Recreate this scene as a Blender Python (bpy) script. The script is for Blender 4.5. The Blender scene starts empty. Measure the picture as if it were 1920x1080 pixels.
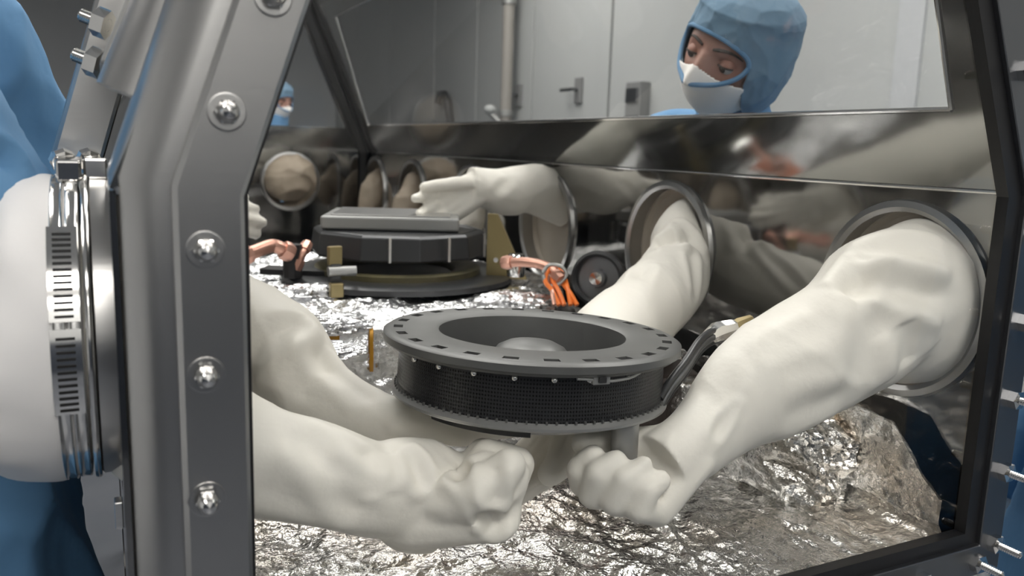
import bpy, bmesh, math, random
import numpy as np
from math import radians, sin, cos, pi, sqrt, tan
from mathutils import Vector, Matrix, Quaternion

# ------------------------------------------------------------------ camera, light, exposure
scene = bpy.context.scene
COL = scene.collection
CAM = np.array([-.455, -.581, 1.45])
FPX, PITCH, YAW, ROLL = 1550.0, 9.7, -26.5, 1.8
RM = (Matrix.Rotation(radians(YAW), 3, 'Z') @ Matrix.Rotation(radians(90-PITCH), 3, 'X')
      @ Matrix.Rotation(radians(ROLL), 3, 'Z'))
RN = np.array(RM)
cd = bpy.data.cameras.new('camera')
cam = bpy.data.objects.new('camera', cd); COL.objects.link(cam)
cam.matrix_world = Matrix.Translation(Vector(CAM)) @ RM.to_4x4()
cd.sensor_width = 36; cd.lens = FPX/1920*36; cd.clip_start = .02; cd.clip_end = 60
cd.dof.use_dof = True; cd.dof.focus_distance = .88; cd.dof.aperture_fstop = 6.5
scene.camera = cam

def at(px, py, depth):                       # a point seen from the camera's station at a given distance
    return CAM + RN @ np.array([(px-960)/FPX, -(py-540)/FPX, -1.])*depth

w = bpy.data.worlds.new('world'); scene.world = w; w.use_nodes = True
w.node_tree.nodes['Background'].inputs[0].default_value = (.80, .84, .90, 1)
w.node_tree.nodes['Background'].inputs[1].default_value = .06
vs = scene.view_settings
vs.view_transform = 'Standard'; vs.look = 'None'; vs.gamma = 1; vs.use_curve_mapping = False
vs.exposure = 0.25
try:
    scene.cycles.use_denoising = True
    scene.cycles.max_bounces = 10; scene.cycles.glossy_bounces = 6
    scene.cycles.transparent_max_bounces = 12
    scene.cycles.sample_clamp_indirect = 6
except Exception: pass
# ceiling panels: (x, y, size x, size y); each one carries its own light, see build_ceiling_light
PANELS = [(-.9, -1.6, 1.2, .6), (.6, -1.4, 1.2, .6), (-1.6, .5, .6, 1.2), (.05, 1.1, .6, 1.2), (1.25, .9, .6, 1.2),
          (.05, 2.9, .6, 1.2), (1.3, 3.4, .6, 1.2), (-1.6, 3.0, .6, 1.2), (-.2, -2.9, 1.2, .6)]  # last panel is added, out of view, to brighten the upper near wall
PANEL_POWER = 9.0

# ------------------------------------------------------------------ materials
def mat(name, color=(.5, .5, .5), rough=.5, metal=0., bump=None, spec=None, var=None, coat=0, aniso=0, coords='Object'):
    m = bpy.data.materials.new(name); m.use_nodes = True
    nt = m.node_tree; b = nt.nodes['Principled BSDF']
    b.inputs['Base Color'].default_value = (*color, 1)
    b.inputs['Roughness'].default_value = rough; b.inputs['Metallic'].default_value = metal
    if spec is not None: b.inputs['Specular IOR Level'].default_value = spec
    if coat: b.inputs['Coat Weight'].default_value = coat
    tc = nt.nodes.new('ShaderNodeTexCoord')
    if var:                                   # (scale, colour2, low, high)
        n = nt.nodes.new('ShaderNodeTexNoise'); n.inputs['Scale'].default_value = var[0]; n.inputs['Detail'].default_value = 5
        r = nt.nodes.new('ShaderNodeMapRange'); r.inputs[1].default_value = var[2]; r.inputs[2].default_value = var[3]
        x = nt.nodes.new('ShaderNodeMix'); x.data_type = 'RGBA'
        x.inputs[6].default_value = (*color, 1); x.inputs[7].default_value = (*var[1], 1)
        nt.links.new(tc.outputs[coords], n.inputs['Vector']); nt.links.new(n.outputs[0], r.inputs[0])
        nt.links.new(r.outputs[0], x.inputs[0]); nt.links.new(x.outputs[2], b.inputs['Base Color'])
    if bump:                                  # list of (scale tuple, strength, distance)
        prev = None
        for sc_, st, ds in bump:
            mp = nt.nodes.new('ShaderNodeMapping'); mp.inputs['Scale'].default_value = sc_
            n = nt.nodes.new('ShaderNodeTexNoise'); n.inputs['Scale'].default_value = 1; n.inputs['Detail'].default_value = 3
            bu = nt.nodes.new('ShaderNodeBump'); bu.inputs['Strength'].default_value = st; bu.inputs['Distance'].default_value = ds
            nt.links.new(tc.outputs[coords], mp.inputs[0]); nt.links.new(mp.outputs[0], n.inputs['Vector'])
            nt.links.new(n.outputs[0], bu.inputs['Height'])
            if prev: nt.links.new(prev.outputs[0], bu.inputs['Normal'])
            prev = bu
        nt.links.new(prev.outputs[0], b.inputs['Normal'])
    return m

M = {}
M['mirror'] = mat('polished_steel', (.31, .305, .295), .07, 1, bump=[((5, 5, 5), .25, .004)])
M['mirror_slope'] = mat('polished_sloping_steel', (.30, .30, .29), .11, 1, bump=[((5, 5, 5), .3, .004)])
M['steel'] = mat('satin_steel', (.50, .495, .485), .29, 1, bump=[((4, 4, 300), .08, .0006)])
M['steel_dark'] = mat('dark_steel', (.20, .205, .215), .38, 1)
M['chrome'] = mat('bright_steel', (.80, .79, .77), .13, 1)
M['gasket'] = mat('black_rubber', (.008, .008, .009), .45)
M['glove'] = mat('cream_rubber', (.80, .765, .69), .52, bump=[((70, 70, 70), .22, .003), ((900, 900, 900), .10, .0003)],
                 var=(7, (.80, .77, .70), .42, .66))
M['glove_worn'] = mat('tan_rubber', (.42, .35, .27), .6, var=(9, (.30, .24, .18), .4, .7))
M['glove_root'] = mat('tan_glove_root', (.47, .42, .35), .6, var=(9, (.40, .34, .27), .4, .7))
M['cuff'] = mat('white_rubber', (.80, .79, .78), .45, bump=[((30, 30, 30), .2, .003)])
M['gown'] = mat('blue_gown', (.105, .245, .43), .8, bump=[((18, 18, 18), .5, .006), ((1500, 1500, 1500), .15, .0004)])
M['gown_shaded'] = mat('shaded_blue_gown', (.075, .19, .40), .8, bump=[((14, 14, 14), .6, .008)])  # darker copy of the gown blue, shade put into the colour; unused
M['hood'] = mat('blue_hood', (.125, .215, .305), .8, bump=[((22, 22, 22), .45, .005), ((1500, 1500, 1500), .15, .0004)])
M['piping'] = mat('blue_piping', (.10, .22, .37), .7)
M['mask'] = mat('white_mask', (.86, .82, .78), .85, bump=[((60, 60, 60), .25, .002)])
M['skin'] = mat('skin', (.33, .165, .12), .55, var=(30, (.27, .12, .085), .4, .7))
M['brow'] = mat('dark_hair', (.035, .022, .016), .7)
M['eye'] = mat('eye_white', (.62, .58, .54), .2)
M['iris'] = mat('iris', (.03, .018, .012), .15)
M['foil'] = mat('crumpled_foil', (.74, .73, .71), .17, 1, bump=[((160, 160, 160), .55, .003), ((60, 60, 60), .5, .006)],
                var=(5, (.68, .60, .51), .5, .72))
M['foil_bright'] = mat('bright_foil', (.82, .82, .83), .22, 1, bump=[((150, 150, 150), .6, .003)])
M['tape'] = mat('amber_tape', (.55, .27, .02), .25, .35)
M['head'] = mat('grey_anodised_metal', (.115, .115, .112), .42, .35, bump=[((160, 160, 160), .05, .001)], var=(14, (.14, .14, .136), .4, .7))
M['black'] = mat('black_metal', (.018, .018, .019), .45, .2)
M['slot'] = mat('black_recess', (.006, .006, .006), .7)
M['grey_metal'] = mat('light_grey_metal', (.36, .36, .35), .4, .7)
M['olive'] = mat('olive_anodised', (.155, .135, .07), .45, .6, var=(12, (.10, .09, .055), .4, .7))
M['brass'] = mat('brassy_metal', (.30, .24, .12), .4, .8)
M['charcoal'] = mat('charcoal_metal', (.055, .056, .058), .35, .6)
M['copper'] = mat('copper', (.62, .34, .26), .33, .8)
M['orange'] = mat('orange_wire', (.85, .20, .03), .4)
M['white_panel'] = mat('white_panel', (.43, .44, .432), .45, var=(1.2, (.41, .42, .415), .4, .7))
M['seam'] = mat('grey_seam', (.27, .28, .28), .6)
M['wall'] = mat('wall_paint', (.66, .67, .67), .6, var=(.8, (.62, .63, .64), .4, .7))
M['ceiling'] = mat('ceiling_tile', (.70, .70, .70), .8, bump=[((40, 40, 40), .2, .002)])
M['wall_dark'] = mat('dark_reflection_band', (.045, .055, .075), .6)  # for the unseen band that darkens reflections in the post
M['floor'] = mat('vinyl_floor', (.15, .16, .18), .3, var=(3, (.13, .14, .16), .4, .6))
M['dark_plastic'] = mat('dark_plastic', (.04, .042, .045), .4)
M['screen_grey'] = mat('grey_plastic', (.20, .20, .20), .5)
M['label'] = mat('orange_label', (.75, .36, .04), .5)

def mesh_screen():                            # black perforated screen: fine hexagonal dot pattern drawn by darker colour and bump
    m = mat('perforated_screen', (.016, .016, .017), .35, .5)
    nt = m.node_tree; b = nt.nodes['Principled BSDF']
    tc = nt.nodes.new('ShaderNodeTexCoord'); mp = nt.nodes.new('ShaderNodeMapping'); mp.inputs['Scale'].default_value = (1, 1, 1)
    v = nt.nodes.new('ShaderNodeTexVoronoi'); v.inputs['Scale'].default_value = 1; v.inputs['Randomness'].default_value = 0
    r = nt.nodes.new('ShaderNodeMapRange'); r.inputs[1].default_value = .22; r.inputs[2].default_value = .34
    x = nt.nodes.new('ShaderNodeMix'); x.data_type = 'RGBA'
    x.inputs[6].default_value = (.004, .004, .004, 1); x.inputs[7].default_value = (.034, .034, .036, 1)
    bu = nt.nodes.new('ShaderNodeBump'); bu.inputs['Distance'].default_value = .001
    nt.links.new(tc.outputs['UV'], mp.inputs[0]); nt.links.new(mp.outputs[0], v.inputs['Vector'])
    nt.links.new(v.outputs['Distance'], r.inputs[0]); nt.links.new(r.outputs[0], x.inputs[0])
    nt.links.new(x.outputs[2], b.inputs['Base Color']); nt.links.new(r.outputs[0], bu.inputs['Height'])
    nt.links.new(bu.outputs[0], b.inputs['Normal'])
    return m
M['screen'] = mesh_screen()

def glass_mat(name, refl=.035, tint=(.96, .97, .97)):
    m = bpy.data.materials.new(name); m.use_nodes = True; nt = m.node_tree
    for n in list(nt.nodes): nt.nodes.remove(n)
    o = nt.nodes.new('ShaderNodeOutputMaterial'); mx = nt.nodes.new('ShaderNodeMixShader')
    t = nt.nodes.new('ShaderNodeBsdfTransparent'); t.inputs[0].default_value = (*tint, 1)
    g = nt.nodes.new('ShaderNodeBsdfGlossy'); g.inputs['Roughness'].default_value = .02
    lw = nt.nodes.new('ShaderNodeLayerWeight'); pw = nt.nodes.new('ShaderNodeMath'); pw.operation = 'POWER'; pw.inputs[1].default_value = 5
    mr = nt.nodes.new('ShaderNodeMapRange'); mr.inputs[3].default_value = refl; mr.inputs[4].default_value = .8   # Schlick, two-sided
    nt.links.new(lw.outputs['Facing'], pw.inputs[0]); nt.links.new(pw.outputs[0], mr.inputs[0])
    nt.links.new(mr.outputs[0], mx.inputs[0]); nt.links.new(t.outputs[0], mx.inputs[1]); nt.links.new(g.outputs[0], mx.inputs[2])
    nt.links.new(mx.outputs[0], o.inputs[0])
    return m
M['glass'] = glass_mat('thin_glass')

def emit_mat():
    m = bpy.data.materials.new('lit_diffuser'); m.use_nodes = True; nt = m.node_tree
    b = nt.nodes['Principled BSDF']; b.inputs['Emission Color'].default_value = (1, .965, .92, 1)
    b.inputs['Emission Strength'].default_value = PANEL_POWER
    return m
M['diffuser'] = emit_mat()

# ------------------------------------------------------------------ numpy noise
_rng = np.random.RandomState(7)
_P = _rng.permutation(256); _P = np.concatenate([_P, _P, _P])
_G = _rng.normal(size=(256, 3)); _G /= np.linalg.norm(_G, axis=1)[:, None]
def pn(p):                                    # Perlin noise at an (n,3) array
    p = np.asarray(p, float); i = np.floor(p).astype(int); f = p-i; i &= 255
    u = f*f*f*(f*(f*6-15)+10); out = 0
    for dx in (0, 1):
        for dy in (0, 1):
            for dz in (0, 1):
                h = _P[_P[_P[i[:, 0]+dx]+i[:, 1]+dy]+i[:, 2]+dz]
                d = f-np.array([dx, dy, dz])
                wx = u[:, 0] if dx else 1-u[:, 0]; wy = u[:, 1] if dy else 1-u[:, 1]; wz = u[:, 2] if dz else 1-u[:, 2]
                out = out+(_G[h]*d).sum(1)*wx*wy*wz
    return out
def ridge(p, oct=3):                          # creased noise, 0..1, sharp at the ridges
    s = 0; a = 1; t = 0
    for k in range(oct):
        s = s+a*(1-np.abs(pn(p*2**k+13.7*k))*2.2); t += a; a *= .5
    return s/t

def worley2(p):                               # squared distance to the nearest scattered point: bowls with sharp straight ridges
    p = np.asarray(p, float); i = np.floor(p).astype(int); best = np.full(len(p), 9.)
    for dx in (-1, 0, 1):
        for dy in (-1, 0, 1):
            for dz in (-1, 0, 1):
                c = i+np.array([dx, dy, dz]); a = c & 255; h = _P[_P[_P[a[:, 0]]+a[:, 1]]+a[:, 2]]
                q = c+.5+_G[h]*.55-p; best = np.minimum(best, (q*q).sum(1))
    return best
def drape(co, seed, scale, dir_=(1, 1, 1)):   # cloth-like relief, about -1..1
    P = co*np.array(dir_)*scale+seed*7.31
    wv = np.stack([pn(P*.7+3), pn(P*.7+17), pn(P*.7+31)], 1)*.75
    return (worley2(P+wv)-.30)*2.2+(worley2(P*2.3+wv*1.5+9)-.30)*.42

# ------------------------------------------------------------------ scene-graph helpers
def tag(o, label=None, cat=None, group=None, kind=None):
    if label: o['label'] = label
    if cat: o['category'] = cat
    if group: o['group'] = group
    if kind: o['kind'] = kind
    return o
def empty(name, loc, label, cat, group=None, rot=None):
    o = bpy.data.objects.new(name, None); COL.objects.link(o); o.location = Vector(loc); o.empty_display_size = .05
    if rot is not None: o.rotation_euler = rot
    return tag(o, label, cat, group)
def link(name, me, m, parent=None, smooth=True, world=True):
    o = bpy.data.objects.new(name, me); COL.objects.link(o)
    if m is not None:
        me.materials.clear(); me.materials.append(M[m] if isinstance(m, str) else m)
    if smooth:
        me.polygons.foreach_set('use_smooth', [True]*len(me.polygons))
    if parent is not None:
        o.parent = parent
        if world:                             # mesh given in world coordinates: keep it in place
            bpy.context.view_layer.update()
            o.matrix_parent_inverse = parent.matrix_world.inverted()
    return o
def copy_tree(o, parent=None):
    c = o.copy(); COL.objects.link(c)
    if parent is not None: c.parent = parent
    for ch in o.children: copy_tree(ch, c)
    return c
class MB:
    def __init__(s): s.v = []; s.f = []
    def add(s, v, f, T=None):
        n = len(s.v)
        if T is not None: v = [tuple(T @ Vector(x)) for x in v]
        s.v += [tuple(x) for x in v]; s.f += [tuple(i+n for i in q) for q in f]; return s
    def mesh(s, name='m'):
        me = bpy.data.meshes.new(name); me.from_pydata(s.v, [], s.f); me.update()
        return me
    def build(s, name, m, parent=None, smooth=False, bevel=0, world=True):
        me = s.mesh(name)
        bm = bmesh.new(); bm.from_mesh(me); bmesh.ops.recalc_face_normals(bm, faces=bm.faces); bm.to_mesh(me); bm.free()
        o = link(name, me, m, parent, smooth, world)
        if bevel:
            b = o.modifiers.new('bevel', 'BEVEL'); b.width = bevel; b.segments = 2; b.limit_method = 'ANGLE'
        if smooth: me.set_sharp_from_angle(angle=radians(38))
        return o
    def box(s, c, d, R=None):
        c = Vector(c); v = []
        for x in (-.5, .5):
            for y in (-.5, .5):
                for z in (-.5, .5):
                    p = Vector((x*d[0], y*d[1], z*d[2]))
                    if R is not None: p = R @ p
                    v.append(tuple(c+p))
        return s.add(v, [(0, 1, 3, 2), (4, 6, 7, 5), (0, 4, 5, 1), (2, 3, 7, 6), (0, 2, 6, 4), (1, 5, 7, 3)])
    def lathe(s, prof, n=48, T=None, closed=False, a0=0, a1=2*pi):   # prof: [(r, z)], about z
        full = abs(a1-a0-2*pi) < 1e-6; k = n if full else n+1
        v = []; f = []; m = len(prof)
        for i in range(k):
            a = a0+(a1-a0)*i/n
            for r, z in prof: v.append((r*cos(a), r*sin(a), z))
        for i in range(n):
            j = (i+1) % k
            for q in range(m if closed else m-1):
                q2 = (q+1) % m
                f.append((i*m+q, j*m+q, j*m+q2, i*m+q2))
        return s.add(v, f, T)
    def tube(s, pts, r, n=12, cap=True):
        pts = [np.array(p, float) for p in pts]; k = len(pts)
        rr = [r]*k if np.isscalar(r) else list(r)
        v = []; up = None
        for i, p in enumerate(pts):
            t = pts[min(i+1, k-1)]-pts[max(i-1, 0)]; t = t/np.linalg.norm(t)
            if up is None: up = np.array([0, 0, 1.]) if abs(t[2]) < .9 else np.array([1., 0, 0])
            a = np.cross(t, up); a /= np.linalg.norm(a); b = np.cross(a, t); up = b
            for j in range(n):
                th = 2*pi*j/n; v.append(tuple(p+rr[i]*(cos(th)*a+sin(th)*b)))
        f = [(i*n+j, i*n+(j+1) % n, (i+1)*n+(j+1) % n, (i+1)*n+j) for i in range(k-1) for j in range(n)]
        if cap: f += [tuple(range(n))[::-1], tuple((k-1)*n+j for j in range(n))]
        return s.add(v, f)
    def cyl(s, a, b, r, n=24): return s.tube([a, b], r, n)
    def ball(s, c, r, n=16, sc=(1, 1, 1)):
        v = []; m = n//2
        for i in range(m+1):
            ph = pi*i/m
            for j in range(n):
                th = 2*pi*j/n; v.append((c[0]+r*sc[0]*sin(ph)*cos(th), c[1]+r*sc[1]*sin(ph)*sin(th), c[2]+r*sc[2]*cos(ph)))
        f = [(i*n+j, (i+1)*n+j, (i+1)*n+(j+1) % n, i*n+(j+1) % n) for i in range(m) for j in range(n)]
        return s.add(v, f)
def frame(origin, zdir, xhint=(1, 0, 0)):
    z = Vector(zdir).normalized(); x = Vector(xhint); x = (x-z*x.dot(z))
    if x.length < 1e-4: x = Vector((0, 1, 0))-z*z.y
    x.normalize(); y = z.cross(x)
    return Matrix.Translation(Vector(origin)) @ Matrix((x, y, z)).transposed().to_4x4()
def crom(pts, n):                             # Catmull-Rom through rows of any width
    P = np.array(pts, float); P = np.vstack([2*P[0]-P[1], P, 2*P[-1]-P[-2]]); out = []
    for i in range(1, len(P)-2):
        for t in np.linspace(0, 1, n, endpoint=False):
            a, b, c, d = P[i-1], P[i], P[i+1], P[i+2]
            out.append(.5*((2*b)+(c-a)*t+(2*a-5*b+4*c-d)*t*t+(-a+3*b-3*c+d)*t**3))
    out.append(P[-2]); return np.array(out)

# ------------------------------------------------------------------ soft bodies: closed tubes fused by voxels, then creased
def fused(mb, voxel, smooth=4, disp=None):
    me = mb.mesh('tmp')
    o = bpy.data.objects.new('tmp', me); COL.objects.link(o)
    bm = bmesh.new(); bm.from_mesh(me); bmesh.ops.recalc_face_normals(bm, faces=bm.faces); bm.to_mesh(me); bm.free()
    r = o.modifiers.new('r', 'REMESH'); r.mode = 'VOXEL'; r.voxel_size = voxel
    s = o.modifiers.new('s', 'SMOOTH'); s.factor = .5; s.iterations = smooth
    dg = bpy.context.evaluated_depsgraph_get(); dg.update()
    out = bpy.data.meshes.new_from_object(o.evaluated_get(dg))
    bpy.data.objects.remove(o); bpy.data.meshes.remove(me)
    if disp:
        n = len(out.vertices); co = np.empty(n*3); no = np.empty(n*3)
        out.vertices.foreach_get('co', co); co = co.reshape(-1, 3)
        out.vertex_normals.foreach_get('vector', no); no = no.reshape(-1, 3)
        co = co+no*disp(co, no)[:, None]
        out.vertices.foreach_set('co', co.ravel()); out.update()
    return out
def soft_tube(mb, rows, n=40, k=10):          # rows: x y z ra rb (half width across, half height)
    R = crom(rows, k); pts = R[:, :3]; m = len(pts); v = []; up = np.array([0, 0, 1.])
    for i in range(m):
        t = pts[min(i+1, m-1)]-pts[max(i-1, 0)]; t /= np.linalg.norm(t)
        a = np.cross(t, up)
        if np.linalg.norm(a) < .15: a = np.cross(t, np.array([1., 0, 0]))
        a /= np.linalg.norm(a); b = np.cross(a, t)
        for j in range(n):
            th = 2*pi*j/n; v.append(tuple(pts[i]+R[i, 3]*cos(th)*a+R[i, 4]*sin(th)*b))
    f = [(i*n+j, i*n+(j+1) % n, (i+1)*n+(j+1) % n, (i+1)*n+j) for i in range(m-1) for j in range(n)]
    f += [tuple(range(n))[::-1], tuple((m-1)*n+j for j in range(n))]
    mb.add(v, f)
def capsule(mb, a, b, ra, rb, n=14):
    a = np.array(a, float); b = np.array(b, float); t = b-a; L = np.linalg.norm(t); t /= max(L, 1e-6)
    pts = []; rr = []
    for k in range(5):
        th = pi/2*(1-k/4); pts.append(a-t*ra*sin(th)); rr.append(max(ra*cos(th), ra*.06))
    for k in range(5):
        th = pi/2*(k/4); pts.append(b+t*rb*sin(th)); rr.append(max(rb*cos(th), rb*.06))
    mb.tube(pts, rr, n)
def creases(lines, co):                       # lines: (p, q, depth, width) -> inward groove with raised shoulders
    out = np.zeros(len(co))
    for p, q, d, wd in lines:
        p = np.array(p); q = np.array(q); t = q-p; L2 = (t*t).sum()
        s = np.clip(((co-p)@t)/L2, 0, 1); e = co-(p+s[:, None]*t)
        r = np.linalg.norm(e, axis=1)/wd
        fade = np.clip(np.minimum(s, 1-s)*6+.25, 0, 1)
        out += -d*np.exp(-r*r)*fade+.55*d*np.exp(-((r-1.9)/.8)**2)*fade
    return out
def add_hand(mb, wrist, fdir, palm, side=1, sc=1., curls=(60, 60, 60, 60), spread=4, thumb=(35, 25), fat=1., wr=.03, ts=.72):
    """wrist point, direction of the fingers, palm normal; side=+1: thumb lies on fdir x palm side"""
    W = np.array(wrist, float); f = np.array(fdir, float); f /= np.linalg.norm(f)
    p = np.array(palm, float); p = p-f*(p@f); p /= np.linalg.norm(p); s = np.cross(f, p)*side
    K = [(.090, .030), (.094, .009), (.088, -.012), (.080, -.031)]
    Ln = [(.044, .027, .022), (.049, .031, .023), (.045, .029, .022), (.035, .022, .020)]
    for i in range(4):
        k = W+f*K[i][0]*sc+s*K[i][1]*sc
        r = .0125*sc*fat
        base = W+s*K[i][1]*.55*sc+f*.01*sc
        capsule(mb, base, k, wr*.55*sc, r*1.12)
        d0 = f*cos(radians(spread*(1.5-i)))+s*sin(radians(spread*(1.5-i)))
        ang = 0; c = k; rad = [r, r*.95, r*.88, r*.78]
        c_ = curls[i] if not np.isscalar(curls[i]) else (curls[i], curls[i]*1.05, curls[i]*.7)
        for j in range(3):
            ang += radians(c_[j]); d = d0*cos(ang)+p*sin(ang)
            e = c+d*Ln[i][j]*sc; capsule(mb, c, e, rad[j], rad[j+1]); c = e
    b0 = W+s*.018*sc+f*.015*sc+p*(.006+(.72-ts)*.02)*sc
    d = f*.70+s*ts; d /= np.linalg.norm(d); c = b0+d*.042*sc+p*.008*sc
    capsule(mb, b0, c, .019*sc*fat, .0155*sc*fat)
    a1 = radians(thumb[0]); d1 = d*cos(a1)+(p*.75+f*.4)*sin(a1); d1 /= np.linalg.norm(d1); e = c+d1*.034*sc
    capsule(mb, c, e, .0150*sc*fat, .0138*sc*fat)
    a2 = radians(thumb[1]); d2 = d1*cos(a2)+(p*.7-s*.4)*sin(a2); d2 /= np.linalg.norm(d2)
    capsule(mb, e, e+d2*.027*sc, .0138*sc*fat, .0115*sc*fat)
def glove_mesh(rows, hand, lines=(), seed=0, amp=.004, scale=14, voxel=.0032, smooth=4, dir_=(1, .45, 1)):
    mb = MB(); soft_tube(mb, rows)
    for h in (hand or []): add_hand(mb, **h)
    path = crom(rows, 8)
    def disp(co, no):
        q = drape(co, seed, scale, dir_)*amp
        if hand:                              # folds calm down over the fingers
            for h in hand:
                W = np.array(h['wrist'])+np.array(h['fdir'])/np.linalg.norm(h['fdir'])*.10*h.get('sc', 1)
                q = q*np.clip((np.linalg.norm(co-W, axis=1)-.04)/.06, .15, 1)
        return q+creases(lines, co)
    return fused(mb, voxel, smooth, disp)

# ================================================================== the room
def struct(name, mb, m, parent=None, **k):
    o = mb.build(name, m, parent, **k)
    if parent is None: o['kind'] = 'structure'
    return o
RX0, RX1, RY0, RY1, RZ = -3.2, 2.0, -3.4, 9.0, 2.95
b = MB(); b.box(((RX0+RX1)/2, (RY0+RY1)/2, -.05), (RX1-RX0+.4, RY1-RY0+.4, .1)); struct('floor', b, 'floor')
b = MB(); b.box(((RX0+RX1)/2, (RY0+RY1)/2, RZ+.05), (RX1-RX0+.4, RY1-RY0+.4, .1)); struct('ceiling', b, 'ceiling')
b = MB(); b.box((RX0-.05, (RY0+RY1)/2, RZ/2), (.1, RY1-RY0, RZ)); struct('wall_left', b, 'wall')
b = MB(); b.box(((RX0+RX1)/2, RY1+.05, RZ/2), (RX1-RX0+.2, .1, RZ)); struct('wall_far', b, 'wall')
b = MB(); b.box(((RX0+RX1)/2, RY0-.05, RZ/2), (RX1-RX0+.2, .1, RZ)); struct('wall_near', b, 'wall')
b = MB(); b.box(((RX0+RX1)/2, RY0+.01, .70), (RX1-RX0, .03, 1.40)); struct('trim_30', b, 'wall_dark')  # unseen dark band, added so the lower post reflects something dark
b = MB(); b.box((RX1+.07, (RY0+RY1)/2, RZ/2), (.1, RY1-RY0, RZ)); struct('wall_right', b, 'seam')
# cladding panels of the right wall, with narrow shadow gaps; two of them are doors
seams = [-3.4, -2.0, -.6, .36, 1.365, 3.245, 4.135, 5.0, 5.85, 7.0, 8.1, 9.0]
for i in range(len(seams)-1):
    y0, y1 = seams[i]+.012, seams[i+1]-.012
    b = MB(); b.box((RX1+.005, (y0+y1)/2, RZ/2), (.03, y1-y0, RZ-.02))
    nm = {5: 'door_1', 6: 'door_2'}.get(i, 'trim_%d' % (i+1))
    d = struct(nm, b, 'white_panel', bevel=.003)
    if i in (5, 6):
        hy, hz = ((3.545, 1.773), (4.29, 1.775))[i-5]
        h = MB(); h.box((RX1-.018, hy, hz), (.016, .075, .14)); h.build('handle_plate', 'screen_grey', d, bevel=.003)
        h = MB(); h.cyl((RX1-.02, hy, hz+.005), (RX1-.06, hy, hz+.005), .010, 12); h.cyl((RX1-.06, hy, hz+.005), (RX1-.06, hy+.13, hz+.005), .010, 12)
        h.build('handle_lever', 'dark_steel' if 'dark_steel' in M else 'steel_dark', d, smooth=True)
# grey vertical column strip and service pipe
b = MB(); b.box((RX1-.012, 1.40, RZ/2), (.02, .10, RZ)); struct('trim_20', b, mat('trim_grey', (.45, .46, .47), .5))
b = MB(); b.cyl((RX1-.10, 4.31, 0), (RX1-.10, 4.31, RZ), .038, 20)
pipe = b.build('service_pipe', mat('pipe_paint', (.30, .28, .255), .45), smooth=True)
tag(pipe, 'beige-grey vertical service pipe standing in front of the white cabinet wall', 'pipe')
b = MB()
for z in (1.66, 2.35):
    b = MB(); b.lathe([(.038, -.02), (.050, -.018), (.050, .018), (.038, .02)], 24, Matrix.Translation((RX1-.10, 4.31, z)))
    b.build('pipe_collar', 'grey_metal', pipe, smooth=True)
# valve with white round knob beside the pipe
t = empty('valve', (1.86, 4.36, 1.62), 'small pale valve knob at the foot of the beige vertical pipe', 'valve')
b = MB(); b.cyl((1.853, 4.30, 1.60), (1.80, 4.34, 1.66), .018, 14); b.build('valve_stem', 'grey_metal', t, smooth=True)
b = MB(); b.ball((1.80, 4.34, 1.68), .042, 16, (1, 1, .75)); b.build('knob', 'white_panel', t, smooth=True)
# curved dark hook on the wall
b = MB(); b.tube([(1.97, 5.42, 1.60), (1.93, 5.40, 1.78), (1.93, 5.46, 1.83), (1.93, 5.56, 1.83), (1.93, 5.60, 1.77)], .028, 12)
tag(b.build('wall_hook', 'steel_dark', None, smooth=True), 'dark grey hook-shaped fitting on the white wall left of the pipe', 'hook')
# switch box beside the woman
t = empty('switch_box', (RX1-.03, 2.93, 1.70), 'dark grey box on the white wall behind the hooded woman', 'switch box')
b = MB(); b.box((RX1-.04, 2.93, 1.70), (.06, .13, .17)); b.build('housing', 'screen_grey', t, bevel=.006)
b = MB(); b.box((RX1-.075, 2.93, 1.72), (.012, .10, .07)); b.build('cover_plate', 'steel_dark', t, bevel=.003)

for i, (x, y, sx, sy) in enumerate(PANELS):
    t = empty('ceiling_light', (x, y, RZ), 'flat white ceiling light panel '+('before the glovebox near the left wall', 'before the glovebox on its right', 'over the workers left of the glovebox', 'directly above the near half of the glovebox',
        'above the hooded woman at the right', 'above the far end of the glovebox', 'near the pipe on the right wall', 'in the far left of the room', 'added to brighten the near wall')[i], 'ceiling light', 'ceiling light panels over the room')
    f = MB()
    for dx, dy, lx, ly in ((0, sy/2+.01, sx+.04, .02), (0, -sy/2-.01, sx+.04, .02), (sx/2+.01, 0, .02, sy), (-sx/2-.01, 0, .02, sy)):
        f.box((x+dx, y+dy, RZ-.012), (lx, ly, .024))
    f.build('frame', 'grey_metal', t)
    f = MB(); f.box((x, y, RZ-.006), (sx, sy, .01)); f.build('diffuser', 'diffuser', t)

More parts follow.
